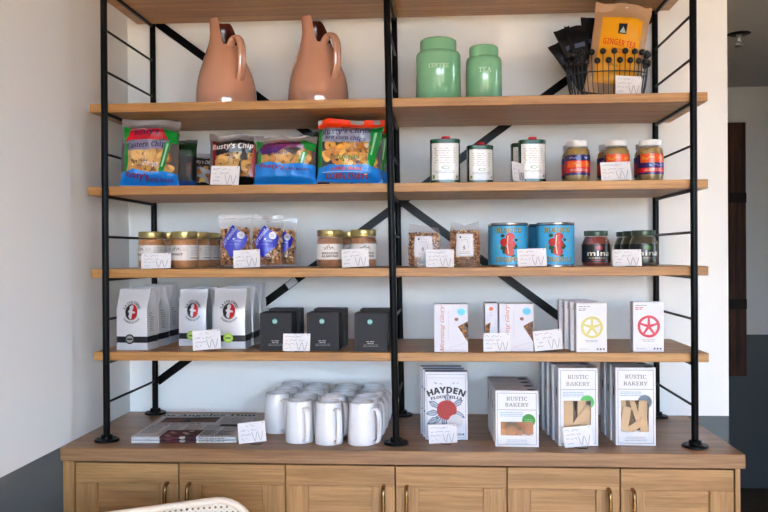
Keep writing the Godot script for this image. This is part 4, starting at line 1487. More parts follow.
# jugs, canisters, wire basket
func upper_board() -> void:
	jug("pink glazed jug standing beside the end post of the shelving", on(226.5, 2, 0.22), 0.0)
	jug("pink glazed jug standing beside the middle post of the shelving", on(318.5, 2, 0.22), 0.0)
	var f := fit(416.1, 461.1, 40.4, 2, 0.28)
	canister("large mint green ceramic canister with raised lettering", on(438.6, 2, 0.28), f.y / 2, f.z, "COFFEE", 0.0105)
	f = fit(466, 502, 47, 2, 0.28)
	canister("small mint green ceramic canister lettered TEA", on(484, 2, 0.28), f.y / 2, f.z, "TEA", 0.0125)
	# wire basket
	var z := 0.245
	var b := fit(567, 647, 71, 2, z)
	var o := thing("wire_basket", "black wire basket with ball tipped uprights holding pouches", "basket", on(607, 2, z))
	var rx := b.y / 2
	var rz := 0.062
	var ring := func(k: float, y: float) -> Array:
		var p := []
		for i in 40:
			p.append(Vector3(sin(TAU * i / 40) * rx * k, y, cos(TAU * i / 40) * rz * k))
		return p
	part("rim", pipe(ring.call(1.0, 0.076), 0.0016, 6, true), M.wire, o)
	part("foot_ring", pipe(ring.call(0.86, 0.002), 0.0016, 6, true), M.wire, o)
	var ball := SphereMesh.new()
	ball.radius = 0.0083
	ball.height = 0.0166
	ball.radial_segments = 14
	ball.rings = 8
	for k in 46:
		var an := TAU * (k + 0.5) / 46
		var d := Vector3(sin(an) * rx, 0, cos(an) * rz)
		var tall := 0.124 if k % 2 == 0 else 0.1
		var up := part("upright", pipe([d * 0.86 + Vector3.UP * 0.002, d * 0.95 + Vector3.UP * 0.04, d + Vector3.UP * 0.076, d * 1.02 + Vector3.UP * tall], 0.0012, 6), M.wire, o)
		part("ball_tip", ball, M.wire, up, d * 1.02 + Vector3.UP * (tall + 0.004))
	for k in 5:
		var x := rx * (-0.6 + 0.3 * k)
		var e := sqrt(1.0 - pow(x / rx, 2)) * rz * 0.84
		part("base_wire", pipe([Vector3(x, 0.002, -e), Vector3(x, 0.002, e)], 0.0012, 5), M.wire, o)
	# black pouches fanned out of the basket
	var q := [[594, 0.221, 0.6, 0.045, 0.19, "black foil pouch leaning lowest out of the wire basket"], [594, 0.230, 0.42, 0.046, 0.216, "black foil pouch leaning aside in the wire basket"], [593, 0.243, 0.23, 0.056, 0.21, "widest black foil pouch in the wire basket"], [596, 0.211, 0.06, 0.05, 0.236, "black foil pouch standing tallest behind the kraft pouch"]]
	for k in 4:
		var e: Array = q[k]
		var t := thing("foil_pouch", e[5], "pouch", on(e[0], 2, e[1]) + Vector3.UP * (0.008 + sin(absf(e[2])) * e[3] * 0.5), 0.0, "black pouches in the wire basket")
		t.basis = Basis.from_euler(Vector3(-0.03, 0.0, e[2]))
		var pf := pillow(e[3], e[4], 0.007, 1.3 * k, 0.08, 0.3)
		part("front", film(pf, 14, 20), M.black_foil, t)
		part("back", film(func(a: float, bb: float) -> Vector3:
			var v: Vector3 = pf.call(-a, bb)
			return Vector3(v.x, v.y, -absf(v.z) * 0.6 - 0.0006), 14, 20), M.black_foil, t)
		part("label", box(Vector3(0, e[4] * 0.72, 0.005), Vector3(e[3] * 0.5, 0.012, 0.0004), 0.0001), mat(c8(58, 72, 96), 0.5), t)
	var kp := thing("kraft_pouch", "brown kraft paper pouch with yellow label in wire basket", "pouch", on(611, 2, 0.266) + Vector3(0, 0.0195, 0))
	kp.basis = Basis.from_euler(Vector3(-0.1, 0, -0.165))
	var kw := 0.150
	var kh := 0.252
	var kf := pillow(kw, kh, 0.04, 4.4, 0.09, 0.7)
	part("front", film(kf, 24, 36), M.kraft, kp)
	part("back", film(func(a: float, bb: float) -> Vector3:
		var v: Vector3 = kf.call(-a, bb)
		return Vector3(v.x, v.y, -v.z * 0.8 - 0.0006), 20, 30), M.kraft, kp)
	part("label", film(func(a: float, bb: float) -> Vector3: return kf.call(a, bb) + Vector3(0, 0, 0.0006), 20, 28, null, true, -0.74, 0.74, 0.1, 0.83), M.tea_label, kp)
	part("hang_hole", plate(disc_outline(0.003, 12, 0.0018), 0.0006), M.card, kp, kf.call(0.1, 0.955) + Vector3(0, 0, 0.0008))
	price_card("white price card in front of the wire basket", 615, 641.5, 74.5, 2, 0.352, -0.07, 0.0, 0)

# chips, oil tins, mustard
func second_board() -> void:
	var lev := 3
	var bag := func(label: String, ul: float, ur: float, vt: float, z: float, k: int, chips: Array, lean: float, turn: float, sd: float, n := 22, roll := 0.0, fine := true) -> void:
		var f := fit(ul, ur, vt, lev, z)
		chip_bag(label, on((ul + ur) / 2, lev, z) + Vector3(0, 0.0035 + absf(sin(roll)) * f.y / 2, 0), turn, lean, f.y, f.z * 0.975, minf(f.y * 0.36, 0.058), M.rusty_im[k], M.rusty[k], chips, sd, n, roll, fine)
	bag.call("tall snack bag with red and green top and one large chip", 120.5, 178, 120, 0.33, 0, M.chips, -0.09, 0.12, 1.7, 34, -0.02)
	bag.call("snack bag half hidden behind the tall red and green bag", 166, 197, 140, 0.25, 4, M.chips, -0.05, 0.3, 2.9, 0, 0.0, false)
	bag.call("small dark red snack bag slumped behind the price card", 188, 213, 155, 0.19, 1, M.chips, -0.05, 0.35, 8.2, 6, -0.1, false)
	bag.call("black and dark red snack bag with white lettering", 209, 263.5, 134.5, 0.30, 1, M.chips, -0.07, 0.05, 3.3, 34, 0.0)
	bag.call("low snack bag with purple top and broad blue foot", 253, 317, 136, 0.335, 2, M.chips, -0.1, 0.0, 4.6, 34, 0.0)
	bag.call("dark green snack bag with shade in its print behind the orange topped bag", 304, 330, 130, 0.22, 4, M.chips, -0.05, -0.1, 5.5, 0, 0.0, false)
	bag.call("tall snack bag with orange top and blue foot lettered corn chips", 315.5, 383, 119.5, 0.33, 3, M.corn, -0.09, -0.02, 6.1, 44, -0.03)
	bag.call("orange topped snack bag standing behind the corn chip bag", 350, 390, 126, 0.235, 3, M.corn, -0.05, -0.1, 7.7, 8, -0.03, false)
	# the one large round crisp in the first bag is a part of it
	var first := get_node("snack_bag")
	var big := part("chip", M.chip_mesh[1], M.chips[2], first, Vector3(-0.012, 0.084, 0.0195))
	big.basis = Basis.from_scale(Vector3(2.1, 2.1, 1.0))
	price_card("white price card in front of the black and red snack bag", 209.5, 239, 165, lev, 0.37, -0.03, 0.0, 1)
	# olive oil tins
	var f := fit(429.8, 460.6, 140.2, lev, 0.33)
	oil_tin("green olive oil tin with white label, tallest of the three", on(445.2, lev, 0.30), f.y, f.z + 0.004, 0.055, 0.0)
	f = fit(466.5, 493.3, 146, lev, 0.32)
	oil_tin("shorter green olive oil tin with white label in the middle", on(480.0, lev, 0.29), f.y, f.z + 0.003, 0.05, 0.12)
	f = fit(517, 545, 141, lev, 0.32)
	var t := oil_tin("green olive oil tin with white label behind leaning price card", on(532, lev, 0.30), f.y * 0.98, f.z + 0.003, 0.055, 0.06)
	copy(t, on(524, lev, 0.235), 0.05, "dark green oil tin hidden behind the tin with the price card")
	price_card("grey price card leaning against the olive oil tin", 510, 528, 163, lev, 0.352, -0.12, 0.75, 2)
	# mustard
	var mu := {"lid_h": 0.0135, "lid_r": 0.86, "shoulder": 0.016, "gap": 0.006, "food": mat(c8(150, 122, 58), 0.5), "lid": mat(c8(216, 216, 214), 0.35), "label": M.mustard_label, "label_at": Vector2(0.17, 0.66), "wrap": 1.9}
	var mj := mu.duplicate()
	mj.label = M.mustard_label2
	var grp := "mustard jars with white lids"
	var zs := 0.315
	f = fit(564.8, 590, 142, lev, zs)
	jar("mustard_jar", "mustard jar with white lid standing nearest the oil tins", grp, on(577.4, lev, zs), f.y / 2, f.z, mu)
	jar("mustard_jar", "mustard jar with white lid between its neighbours behind price card", grp, on(616.7, lev, zs), f.y / 2, f.z, mj)
	jar("mustard_jar", "mustard jar with white lid standing nearest the back post", grp, on(650.5, lev, zs), f.y / 2, f.z, mj)
	for e in [[574, "mustard jar hidden behind the one nearest the oil tins"], [609.5, "mustard jar hidden behind the one with the price card"], [646.5, "mustard jar hidden behind the one nearest the post"]]:
		jar("mustard_jar", e[1], grp, on(e[0], lev, 0.235), f.y / 2, f.z, mu)
	price_card("white price card in front of the middle mustard jar", 601, 632, 162, lev, 0.37, 0.03, 0.0, 3)

func oats(x0: float, x1: float, y0: float, y1: float, zf: Callable, n: int, size: Vector2) -> Array:
	var out := []
	for k in n:
		var a := rng.randf_range(x0, x1)
		var b := rng.randf_range(y0, y1)
		out.append(Vector3(a, b, zf.call(a, b) - rng.randf_range(0.001, 0.005)))
	return out

# nut butter, granola, tomatoes, harissa
func third_board() -> void:
	var lev := 4
	var gold := mat(c8(176, 160, 104), 0.28, 0.85)
	var nut := {"lid_h": 0.0165, "lid_r": 0.965, "shoulder": 0.016, "gap": 0.004, "food": mat(c8(168, 112, 56), 0.45), "lid": gold, "ribs": 1, "label": M.peanut_label, "label_at": Vector2(0.22, 0.63), "wrap": 1.75}
	var alm := nut.duplicate()
	alm.label = M.almond_label
	alm.food = mat(c8(150, 96, 52), 0.5)
	var grp := "nut butter jars with gold lids"
	var z := 0.315
	var f := fit(172, 198, 231.7, lev, z)
	jar("nut_butter_jar", "nut butter jar with gold lid nearest the end post", grp, on(151.8, lev, z), f.y / 2, f.z, nut, 0.1)
	jar("nut_butter_jar", "nut butter jar with gold lid lettered PEANUT", grp, on(185, lev, z), f.y / 2, f.z, nut, 0.35)
	var behind := [[169, 0.235, "nut butter jar behind, seen between the two front jars"], [197, 0.235, "nut butter jar directly behind the PEANUT jar"], [206.5, 0.16, "nut butter jar third in line behind the PEANUT jar"], [213.5, 0.085, "nut butter jar last in line behind the PEANUT jar"]]
	for e in behind:
		jar("nut_butter_jar", e[2], grp, on(e[0], lev, e[1]), f.y / 2, f.z, nut, 0.5)
	f = fit(317, 343.2, 230.3, lev, z)
	jar("nut_butter_jar", "nut butter jar with gold lid lettered MISSION ALMOND", grp, on(330.1, lev, z), f.y / 2, f.z, alm, 0.12)
	jar("nut_butter_jar", "nut butter jar with gold lid nearest the middle post", grp, on(363.6, lev, z), f.y / 2, f.z, alm, 0.3)
	jar("nut_butter_jar", "nut butter jar standing behind the MISSION ALMOND jar", grp, on(350, lev, 0.225), f.y / 2, f.z * 0.98, alm, 0.3)
	price_card("white price card in front of jar nearest the end post", 140.5, 171, 253.5, lev, 0.372, 0.02, 0.0, 0)
	price_card("white price card in front of jar nearest the middle post", 341.5, 369.5, 249.5, lev, 0.372, 0.05, 0.0, 1)
	# clear pouches of granola with blue labels
	var brown := [lin(150, 96, 50), lin(116, 66, 34), lin(184, 136, 84), lin(80, 46, 28), lin(206, 170, 120)]
	var pouches := [[219.5, 253, 216.5, 0.325, "clear granola pouch with blue label nearest the nut butter jars"], [251, 284, 216.8, 0.318, "clear granola pouch with blue label beside its price card"], [266, 296.5, 219.5, 0.25, "clear granola pouch behind, with only its side showing"]]
	for k in 3:
		var e: Array = pouches[k]
		f = fit(e[0], e[1], e[2], lev, e[3])
		var t := thing("granola_pouch", e[4], "pouch", on((e[0] + e[1]) / 2, lev, e[3]) + Vector3(0, 0.003, 0), [0.03, -0.02, 0.1][k], "clear granola pouches")
		t.basis = Basis.from_euler(Vector3(-0.05, [0.03, -0.02, 0.1][k], [0.02, -0.01, -0.02][k]))
		var w := f.y
		var h := f.z * 1.01
		var pf := pillow(w, h, 0.042, 3.1 + k * 2.3, 0.13, 0.6)
		part("film", film(pf, 26, 36), M.film, t)
		part("back_film", film(func(a: float, b: float) -> Vector3:
			var v: Vector3 = pf.call(-a, b)
			return Vector3(v.x, v.y, -v.z - 0.0006), 14, 18), M.film_back, t)
		var spots := []
		for j in 330:
			var a := rng.randf_range(-0.9, 0.9)
			var b := rng.randf_range(0.07, 0.74)
			var p: Vector3 = pf.call(a, b)
			spots.append(Vector3(p.x, p.y, p.z * rng.randf_range(0.3, 0.85) - 0.004))
		part("granola", lumps(spots, Vector2(0.0028, 0.0058), brown), M.tinted, t).set_meta("kind", "stuff")
		var core := tool()
		core.append_from(film(func(a: float, b: float) -> Vector3: return pf.call(a * 0.9, 0.04 + b * 0.68) * Vector3(1, 1, 0.35), 8, 8), 0, Transform3D())
		part("granola_core", core.commit(), mat(c8(152, 100, 56), 0.8), t).set_meta("kind", "stuff")
		part("label", film(func(a: float, b: float) -> Vector3: return pf.call(a, b) + Vector3(0, 0, 0.0008), 44, 52, M.pouch_im, true, -0.76, 0.82, 0.16, 0.80), M.pouch_label, t)
		part("top_seal", box(Vector3(0, h * 0.93, 0.0), Vector3(w * 0.98, 0.003, 0.0016), 0.0004), M.film_back, t)
	price_card("white price card in front of the granola pouches", 233, 260.5, 250.5, lev, 0.372, 0.05, 0.0, 2)
	# clear brown bags with white labels
	var seeds := [lin(150, 84, 36), lin(110, 56, 24), lin(196, 132, 64), lin(70, 36, 18), lin(214, 164, 100)]
	var bags := [[408, 440.5, 237, 0.32, "clear bag of brown granola nearest the middle post"], [450, 481, 234.5, 0.315, "clear bag of brown granola nearest the blue cans"]]
	for k in 2:
		var e: Array = bags[k]
		f = fit(e[0], e[1], e[2] - 5, lev, e[3])
		var w := f.y
		var h := f.z
		var d := 0.05
		var t := thing("granola_bag", e[4], "bag", on((e[0] + e[1]) / 2, lev, e[3] - d / 2), 0.0, "clear bags of brown granola")
		var front := func(a: float, b: float) -> Vector3: return Vector3(a * w / 2 * (1.0 - 0.04 * sin(b * 9.0 + k)), b * h, d / 2 * (1.0 - 0.25 * pow(absf(a), 3)) + 0.003 * crumple(a * w + k, b * h, 0.3))
		part("granola_core", box(Vector3(0, h * 0.47, -0.003), Vector3(w * 0.9, h * 0.92, d * 0.72), 0.006), mat(c8(150, 90, 44), 0.7), t).set_meta("kind", "stuff")
		var spots := []
		for j in 520:
			var a := rng.randf_range(-0.94, 0.94)
			var b := rng.randf_range(0.045, 0.97)
			var p: Vector3 = front.call(a, b)
			spots.append(Vector3(p.x, p.y, p.z - rng.randf_range(0.002, 0.0065)))
		for j in 160:
			spots.append(Vector3((1 if j % 2 else -1) * w * rng.randf_range(0.42, 0.46), rng.randf_range(0.05, 0.95) * h, rng.randf_range(-0.8, 0.8) * d / 2))
		for j in 90:
			spots.append(Vector3(rng.randf_range(-0.42, 0.42) * w, h * rng.randf_range(0.92, 0.98), rng.randf_range(-0.8, 0.8) * d / 2))
		part("granola", lumps(spots, Vector2(0.0018, 0.0036), seeds), M.tinted, t).set_meta("kind", "stuff")
		part("film", film(front, 18, 20), M.film, t)
		# gathered clear top
		var top := h + (0.017 if k == 0 else 0.024)
		var lid := func(a: float, b: float) -> Vector3:
			var x := a * w / 2 * (1.0 - 0.12 * b)
			var flare := (0.25 + absf(a)) * 0.5 if k == 1 else 0.75 - 0.35 * a
			return Vector3(x, h - 0.004 + (top - h + 0.004) * b * (0.45 + flare * 0.75), lerpf(d / 2 * 0.9, 0.004, b) + 0.004 * crumple(x * 2.0, b * 0.02 + k, 0.5))
		part("gathered_top", film(lid, 22, 8), M.film_back, t)
		part("gathered_top", film(func(a: float, b: float) -> Vector3: return lid.call(-a, b) * Vector3(1, 1, -1), 22, 8), M.film_back, t)
		var lb := part("label", film(func(a: float, b: float) -> Vector3: return front.call(a, b) + Vector3(0, 0, 0.0022), 10, 10, null, true, -0.58, 0.52, 0.28, 0.88), M.bag_label, t)
		lb.rotation.z = 0.0
	price_card("white price card between the two brown granola bags", 425.5, 454.5, 249.5, lev, 0.372, 0.0, 0.0, 3)
	# tomato cans
	f = fit(490.5, 528, 223.3, lev, 0.31)
	var c := can("blue tomato can standing nearest the granola bags", on(509.3, lev, 0.31), f.y / 2, f.z, -0.1)
	copy(c, on(555.5, lev, 0.31), -0.03, "blue tomato can standing nearest the dark sauce jars")
	copy(c, on(506, lev, 0.205), 0.7, "blue tomato can hidden behind the one by the granola")
	copy(c, on(546.5, lev, 0.205), 0.4, "blue tomato can in shade between the two front cans")
	price_card("white price card in front of the blue tomato cans", 517.5, 547.5, 249, lev, 0.372, 0.03, 0.0, 0)
	# dark sauce jars
	var sauce := {"lid_h": 0.0125, "lid_r": 0.85, "shoulder": 0.024, "gap": 0.003, "food": mat(c8(110, 18, 16), 0.35), "lid": mat(c8(60, 76, 62), 0.3, 0.5), "label": M.sauce_label, "label_at": Vector2(0.12, 0.62), "wrap": 2.2}
	var green := sauce.duplicate()
	green.food = mat(c8(62, 54, 20), 0.35)
	green.label = M.green_label
	f = fit(582, 610, 231, lev, 0.31)
	jar("sauce_jar", "dark red sauce jar with green lid and black label", "sauce jars", on(596, lev, 0.31), f.y / 2, f.z, sauce, 0.06)
	jar("sauce_jar", "dark green sauce jar with black label nearest the post", "sauce jars", on(643.5, lev, 0.31), f.y / 2, f.z, green, 0.06)
	jar("sauce_jar", "dark green sauce jar second in line behind price card", "sauce jars", on(634.5, lev, 0.24), f.y / 2, f.z, green, 0.0)
	jar("sauce_jar", "dark green sauce jar last in line by the wall", "sauce jars", on(627.5, lev, 0.165), f.y / 2, f.z, green, 0.0)
	price_card("white price card in front of the green sauce jars", 612.5, 642.5, 249.5, lev, 0.372, 0.0, 0.0, 1)

# coffee bags, black boxes, cartons
func fourth_board() -> void:
	var lev := 5
	var foil := mat(c8(204, 207, 212), 0.36, 0.18)
	var grp := "silver coffee bags"
	var cols := [
		[0.0965, [0.314, 0.232, 0.15], -0.1, 0.089, 0.163, "silver coffee bag with black round seal nearest the end post", "silver coffee bag second in line behind the black seal", "silver coffee bag last in line behind the black seal", c8(44, 46, 50)],
		[0.226, [0.205, 0.12], 0.04, 0.079, 0.158, "silver coffee bag with lime seal, folded corners at its top", "silver coffee bag hidden behind the folded corner bag", "", c8(150, 188, 44)],
		[0.352, [0.279, 0.198, 0.117], -0.02, 0.089, 0.163, "silver coffee bag with lime seal beside the black boxes", "silver coffee bag second in line beside the black boxes", "silver coffee bag last in line beside the black boxes", c8(150, 188, 44)]]
	for k in 3:
		var e: Array = cols[k]
		for j in e[1].size():
			var t := thing("coffee_bag", e[5 + j], "coffee bag", Vector3(e[0] + 0.004 * j, SHELF[lev] + 0.0003, e[1][j]), e[2], grp)
			var w: float = e[3]
			var h: float = e[4] * [1.0, 1.02, 1.04][j]
			soft_bag(t, w, h, 0.066, M.coffee, M.coffee_side, foil, 0.02, 1.0, k * 7.0 + j * 3.0)
			part("top_fold", box(Vector3(0, h - 0.003, 0.001), Vector3(w * 0.98, 0.009, 0.009), 0.002), foil, t)
			if j == 0:
				var sl := part("seal", plate(disc_outline(0.0135, 28), 0.0005), mat(e[8], 0.45), t, Vector3(-0.002 if k else -0.004, h * 0.182, 0.0375))
				part("seal_print", plate(disc_outline(0.0095, 24), 0.0002), mat(e[8].lightened(0.3) if k else c8(150, 150, 150), 0.5), sl, Vector3(0, 0, 0.0004))
				part("seal_mark", box(Vector3(0, 0, 0.0006), Vector3(0.015, 0.005, 0.0002), 0.0001), mat(e[8].darkened(0.3), 0.5), sl)
			# one-way valve
			part("valve", plate(disc_outline(0.0032, 16), 0.0006), mat(c8(150, 152, 156), 0.4, 0.5), t, Vector3(0.002, h * 0.87, 0.0145))
	price_card("white price card leaning between the lime seal coffee bags", 192.5, 221.5, 331.5, lev, 0.366, 0.09, 0.0, 2)
	# black tea boxes, three in front and one behind each
	var xs := [[0.4875, 0.352, "black tea box beside the coffee bags"], [0.6135, 0.351, "black tea box in the middle of its row"], [0.743, 0.37, "black tea box nearest the middle post"]]
	for k in 3:
		var e: Array = xs[k]
		var d := 0.07
		var t := thing("tea_box", e[2], "tea box", Vector3(e[0], SHELF[lev] + 0.0003, e[1] - d / 2), 0.0, "black tea boxes")
		part("box", carton(0.0862, 0.0995, d, M.black_box, M.dark_card), null, t)
		part("tuck_flap", box(Vector3(0.002, 0.1, -0.01), Vector3(0.084, 0.001, 0.048), 0.0003), M.dark_card, t)
		var u := thing("tea_box", "black tea box standing behind the " + ["one beside the coffee bags", "middle one of the row", "one nearest the post"][k], "tea box", Vector3(e[0] + 0.006, SHELF[lev] + 0.0003, e[1] - d * 1.5 - 0.018), 0.0, "black tea boxes")
		part("box", carton(0.0862, 0.104, d, M.black_box, M.dark_card), null, u)
		part("tuck_flap", box(Vector3(0.0, 0.1045, 0.0), Vector3(0.084, 0.001, 0.06), 0.0003), M.dark_card, u)
		part("paper_tab", box(Vector3(0.034, 0.1055, 0.02), Vector3(0.014, 0.001, 0.02), 0.0003), mat(c8(40, 92, 76), 0.5), u)
	price_card("white price card between the first two black tea boxes", 282.3, 310.3, 334, lev, 0.372, 0.0, 0.0, 3)
	# granola cartons with cut-out windows
	var tri_win := [Vector2(0.70, 0.47), Vector2(1.0, 0.355), Vector2(1.0, 0.80)]
	var nuts := [lin(190, 112, 38), lin(150, 80, 26), lin(206, 136, 56), lin(96, 50, 18)]
	var gb := [[0.952, 0.373, "white granola carton with copper script nearest the middle post"], [1.1215, 0.357, "white granola carton with copper script behind a price card"]]
	for k in 2:
		var e: Array = gb[k]
		var w := 0.0878
		var h := 0.1235
		var d := 0.045
		var t := thing("granola_carton", e[2], "carton", Vector3(e[0], SHELF[lev] + 0.0003, e[1] - d / 2), 0.0, "white granola cartons")
		part("box", carton(w, h, d, M.granola_front, M.grey_card, tri_win), null, t)
		var win := part("window_film", plate([Vector2(w * 0.2, h * 0.53), Vector2(w * 0.495, h * 0.645), Vector2(w * 0.495, h * 0.2)], 0.0003), M.film, t, Vector3(0, 0, d / 2 - 0.0006))
		part("liner", box(Vector3(w * 0.34, h * 0.45, d / 2 - 0.016), Vector3(w * 0.32, h * 0.6, 0.004), 0.001), M.inside, t)
		var spots := []
		for j in 60:
			spots.append(Vector3(w * rng.randf_range(0.2, 0.48), h * rng.randf_range(0.2, 0.66), d / 2 - rng.randf_range(0.005, 0.009)))
		part("granola", lumps(spots, Vector2(0.003, 0.0055), nuts), M.tinted, t).set_meta("kind", "stuff")
	var sl := thing("granola_carton", "slim side of a white granola carton turned edgeways", "carton", Vector3(1.0585, SHELF[lev] + 0.0003, 0.30), 0.0, "white granola cartons")
	part("box", carton(0.033, 0.1235, 0.075, M.granola_side, M.grey_card, [Vector2(0.0, 0.47), Vector2(0.42, 0.40), Vector2(0.30, 0.78), Vector2(0.0, 0.98)]), null, sl)
	part("liner", box(Vector3(-0.0085, 0.045, 0.0265), Vector3(0.014, 0.08, 0.004), 0.001), M.inside, sl)
	var few := []
	for j in 24:
		few.append(Vector3(rng.randf_range(-0.014, -0.002), rng.randf_range(0.008, 0.075), 0.0315))
	part("granola", lumps(few, Vector2(0.003, 0.0048), nuts), M.tinted, sl).set_meta("kind", "stuff")
	price_card("white price card between the granola cartons", 483.3, 511.3, 333.5, lev, 0.372, 0.01, 0.0, 0)
	price_card("tilted white price card beside the yellow fruit cartons", 534.5, 564, 331, lev, 0.366, 0.1, 0.0, 1)
	# fruit cartons
	var pale := mat(c8(210, 208, 218), 0.5)
	for j in 4:
		var t := thing("fruit_carton", ["white carton with a pale yellow fruit slice", "white carton right behind the yellow fruit slice one", "white carton third in the yellow fruit stack", "white carton last in the yellow fruit stack"][j], "carton", Vector3(1.311 - 0.0095 * j, SHELF[lev] + 0.0003, 0.357 - 0.034 * j), [0.03, 0.0, 0.0, -0.02][j], "white fruit cartons")
		part("box", carton(0.0778, 0.1255 + 0.001 * j, 0.031, M.wheel_yellow, pale), null, t)
	var rc := thing("fruit_carton", "white carton with a red fruit slice standing alone", "carton", Vector3(1.4575, SHELF[lev] + 0.0003, 0.344), 0.0, "white fruit cartons")
	part("box", carton(0.0775, 0.1275, 0.031, M.wheel_red, pale), null, rc)

# newspapers, mugs, flour, bakery boxes
func counter() -> void:
	var lev := 0
	for j in 2:
		var t := thing("newspaper", ["folded newspaper lying underneath on the worktop", "folded newspaper lying on top of another one"][j], "newspaper", Vector3(0.248 + 0.004 * j, TOP + 0.0003 + 0.0098 * j, 0.268 + 0.004 * j), 0.06 - 0.02 * j, "folded newspapers")
		var w := 0.272
		var d := 0.305
		# printed top rolling over the fold at the front
		var pf := func(a: float, b: float) -> Vector3:
			var x := a * w / 2
			var sag := 0.0005 * sin(a * 4.0 + j) + 0.0004 * sin(b * 7.0)
			if b < 0.06:
				var an := (b / 0.06) * PI
				return Vector3(x, 0.0045 - cos(an) * 0.0042 + sag * smoothstep(0.5, 1.0, b / 0.06) + 0.0003, d / 2 + sin(an) * 0.004)
			var q := (b - 0.06) / 0.94
			return Vector3(x, 0.0088 + sag - 0.0008 * q, d / 2 - q * d)
		part("front_page", film(pf, 20, 40), M.news, t)
		var st := tool()
		for k in 4:
			bev(st, Vector3(0.0008 * (k % 2), 0.001 + k * 0.0014, -0.003 * k + 0.001), Vector3(w - 0.002 * k, 0.0012, d - 0.008), 0.0003)
		part("inner_pages", st.commit(), mat(c8(196, 196, 198), 0.9), t)
	price_card("tilted white price card between the newspapers and mugs", 238.5, 267, 420.5, lev, 0.425, 0.12, 0.0, 2)
	var mugs := [
		[[0.475, 0.271], [0.484, 0.185], [0.486, 0.097]],
		[[0.555, 0.384], [0.556, 0.296], [0.565, 0.208], [0.564, 0.115]],
		[[0.635, 0.4], [0.637, 0.312], [0.651, 0.222], [0.649, 0.126]],
		[[0.721, 0.402], [0.723, 0.318], [0.731, 0.231], [0.7285, 0.134]]]
	var turn := [-0.95, -1.0, -0.95, -0.55]
	var first: Node3D = null
	for k in 4:
		for j in mugs[k].size():
			var p: Array = mugs[k][j]
			var t: float = turn[k] + [0.0, 0.12, -0.1, 0.05][j]
			var lab: String = ["white mug standing back beside the tilted price card", "white front mug second from the newspapers", "white front mug between two other front mugs", "white front mug nearest the middle post"][k]
			if j > 0:
				lab = "white mug %s in line behind the %s" % [["", "second", "third", "last"][j], ["mug beside the tilted price card", "front mug second from the newspapers", "front mug between two others", "front mug nearest the middle post"][k]]
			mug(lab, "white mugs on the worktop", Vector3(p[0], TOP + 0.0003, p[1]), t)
	# flour boxes
	var white := mat(c8(206, 210, 218), 0.5)
	for j in 3:
		var d := 0.03
		var t := thing("flour_box", ["white flour box with red rose in front", "white flour box right behind the red rose one", "white flour box last in its short stack"][j], "flour box", Vector3(0.9385 - 0.007 * j, TOP + 0.0003, 0.335 - 0.033 * j), 0.0, "white flour boxes")
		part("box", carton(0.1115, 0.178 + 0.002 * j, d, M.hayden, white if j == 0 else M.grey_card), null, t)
		part("top_flap", box(Vector3(0, 0.1785 + 0.002 * j, 0), Vector3(0.109, 0.001, d * 0.9), 0.0003), mat(c8(76, 84, 106), 0.5), t)
	price_card("white price card in front of the flour box", 428.5, 458, 426, lev, 0.40, 0.05, 0.0, 3)
	# bakery boxes
	var seal := mat(c8(38, 66, 44), 0.5)
	var cracker := mat(c8(206, 172, 128), 0.7)
	var toast := mat(c8(158, 94, 40), 0.7)
	var edge := mat(c8(120, 78, 44), 0.8)
	var disc := turned(v2([0, 0.0032, 0.008, 0.0034, 0.0125, 0.0026, 0.014, 0.0, 0.0125, -0.0026, 0, -0.003]), 16)
	var small_win := Rect2(0.12, 0.555, 0.76, 0.245)
	for j in 4:
		var d := 0.058
		var w := 0.1085
		var h := 0.1415
		var t := thing("bakery_box", ["short bakery box with round biscuits in its window", "short bakery box second in line", "short bakery box third in line", "short bakery box last in line by the wall"][j], "bakery box", Vector3(1.1165 - 0.002 * j, TOP + 0.0003, 0.392 - 0.0605 * j), -0.02 if j == 0 else 0.0, "short bakery boxes")
		part("box", carton(w, h, d, M.rustic_small, white, small_win if j == 0 else null), null, t)
		part("seal", plate(disc_outline(0.012, 24, 0.012), 0.0005), seal, t, Vector3(w * 0.34, h + 0.0004, d / 2 - 0.013)).rotation.x = PI / 2
		part("side_mark", plate(disc_outline(0.006, 20, 0.011), 0.0004), seal, t, Vector3(-w / 2 - 0.0003, h * 0.66, 0.006)).rotation.y = PI / 2
		if j == 0:
			part("window_film", box(Vector3(0, h * 0.3225, d / 2 - 0.0012), Vector3(w * 0.78, h * 0.26, 0.0003), 0.0), M.film, t)
			part("liner", box(Vector3(0, h * 0.32, d / 2 - 0.045), Vector3(w * 0.84, h * 0.32, 0.002), 0.0005), M.inside, t)
			for e in [[-0.034, 0.052, 0.9, 0.3], [-0.013, 0.038, 1.25, 0.0], [0.012, 0.056, 1.0, -0.4], [0.03, 0.041, 1.15, 0.25], [-0.036, 0.034, 1.0, -0.2], [0.006, 0.032, 0.8, 0.5], [0.036, 0.058, 0.9, 0.1]]:
				var c := part("biscuit", disc, toast, t, Vector3(e[0], e[1], d / 2 - 0.0085 + 0.002 * e[3]))
				c.basis = Basis.from_euler(Vector3(PI / 2 + e[3] * 0.5, e[3], 0)) * Basis.from_scale(Vector3(e[2], 1, e[2]) * 0.88)
	var tall_win := Rect2(0.13, 0.42, 0.70, 0.405)
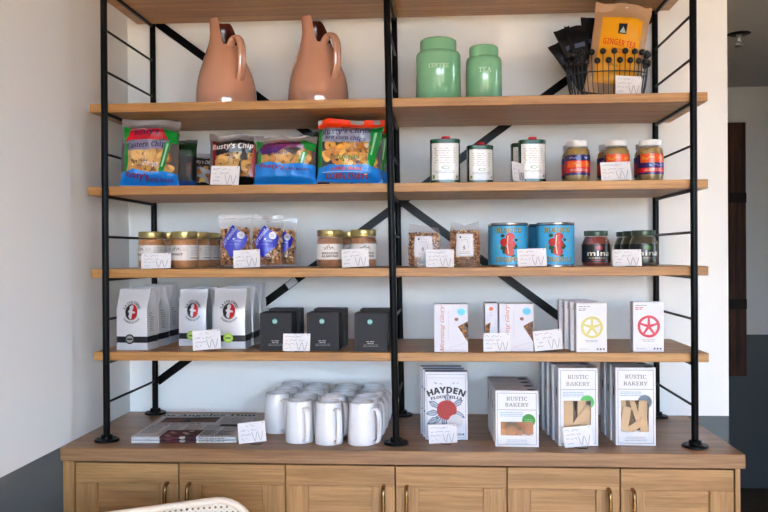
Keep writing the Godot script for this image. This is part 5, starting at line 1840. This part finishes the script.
	for k in 2:
		var w := 0.0995
		var h := 0.197
		var d := 0.055
		for j in (4 if k == 0 else 3):
			var at := Vector3([1.2705, 1.417][k] - [0.006, 0.003][k] * j, TOP + 0.0003, [0.376, 0.3665][k] - [0.061, 0.0575][k] * j)
			var lab: String = [["tall bakery box with green dot and crackers in its window", "tall bakery box right behind the green dot one", "tall bakery box third behind the green dot one", "tall bakery box last behind the green dot one"], ["tall bakery box with grey dot and crackers in its window", "tall bakery box right behind the grey dot one", "tall bakery box last behind the grey dot one"]][k][j]
			var t := thing("bakery_box", lab, "bakery box", at, [0.03, -0.02][k] if j == 0 else 0.0, "tall bakery boxes")
			part("box", carton(w, h, d, M.rustic_green if k == 0 else M.rustic_grey, white, tall_win if j == 0 else null), null, t)
			part("seal", plate(disc_outline(0.0125, 24), 0.0005), seal if k == 0 else mat(c8(40, 44, 48), 0.5), t, Vector3(w * 0.34, h + 0.0004, d / 2 - 0.0135)).rotation.x = PI / 2
			part("side_mark", plate(disc_outline(0.006, 20, 0.012), 0.0004), mat(c8(40, 44, 48), 0.5), t, Vector3(-w / 2 - 0.0003, h * 0.68, 0.004)).rotation.y = PI / 2
			if j == 0:
				part("window_film", box(Vector3(-w * 0.02, h * 0.3775, d / 2 - 0.0012), Vector3(w * 0.74, h * 0.42, 0.0003), 0.0), M.film, t)
				part("liner", box(Vector3(-w * 0.02, h * 0.38, d / 2 - 0.045), Vector3(w * 0.84, h * 0.46, 0.002), 0.0005), M.inside, t)
				# x, y, tilt, width, half length, depth
				var slabs: Array = [[[-0.021, 0.080, 0.0, 0.026, 0.05, 0.004], [0.012, 0.07, -0.62, 0.022, 0.03, 0.009], [0.014, 0.098, -0.05, 0.022, 0.022, 0.002], [0.026, 0.066, -0.28, 0.02, 0.036, 0.005], [-0.002, 0.046, -1.25, 0.02, 0.03, 0.011]], [[-0.022, 0.068, -0.2, 0.022, 0.03, 0.008], [0.003, 0.085, 0.3, 0.013, 0.036, 0.011], [0.022, 0.08, -0.08, 0.024, 0.034, 0.004], [-0.028, 0.1, 0.05, 0.018, 0.018, 0.001], [0.002, 0.05, -0.95, 0.018, 0.026, 0.0125], [0.024, 0.052, 0.15, 0.022, 0.02, 0.007]]][k]
				for e in slabs:
					var outline := []
					var half: float = e[3] / 2
					var n := int(e[4] * 2 / 0.0035)
					for q in n + 1:
						outline.append(Vector2(half - (0.0012 if q % 2 else 0.0), -e[4] + 2.0 * e[4] * q / n))
					for q in n + 1:
						outline.append(Vector2(-half + (0.0012 if q % 2 else 0.0), e[4] - 2.0 * e[4] * q / n))
					var c := part("cracker", plate(outline, 0.0028), cracker, t, Vector3(e[0] - w * 0.02, e[1] - 0.002, d / 2 - 0.0165 + e[5]))
					c.rotation = Vector3(0.06 * signf(e[2]), 0.12 - 0.3 * absf(e[2]), e[2])
	price_card("tilted white price card leaning on the green dot box", 564.5, 594.5, 428.5, lev, 0.432, 0.1, 0.0, 0)
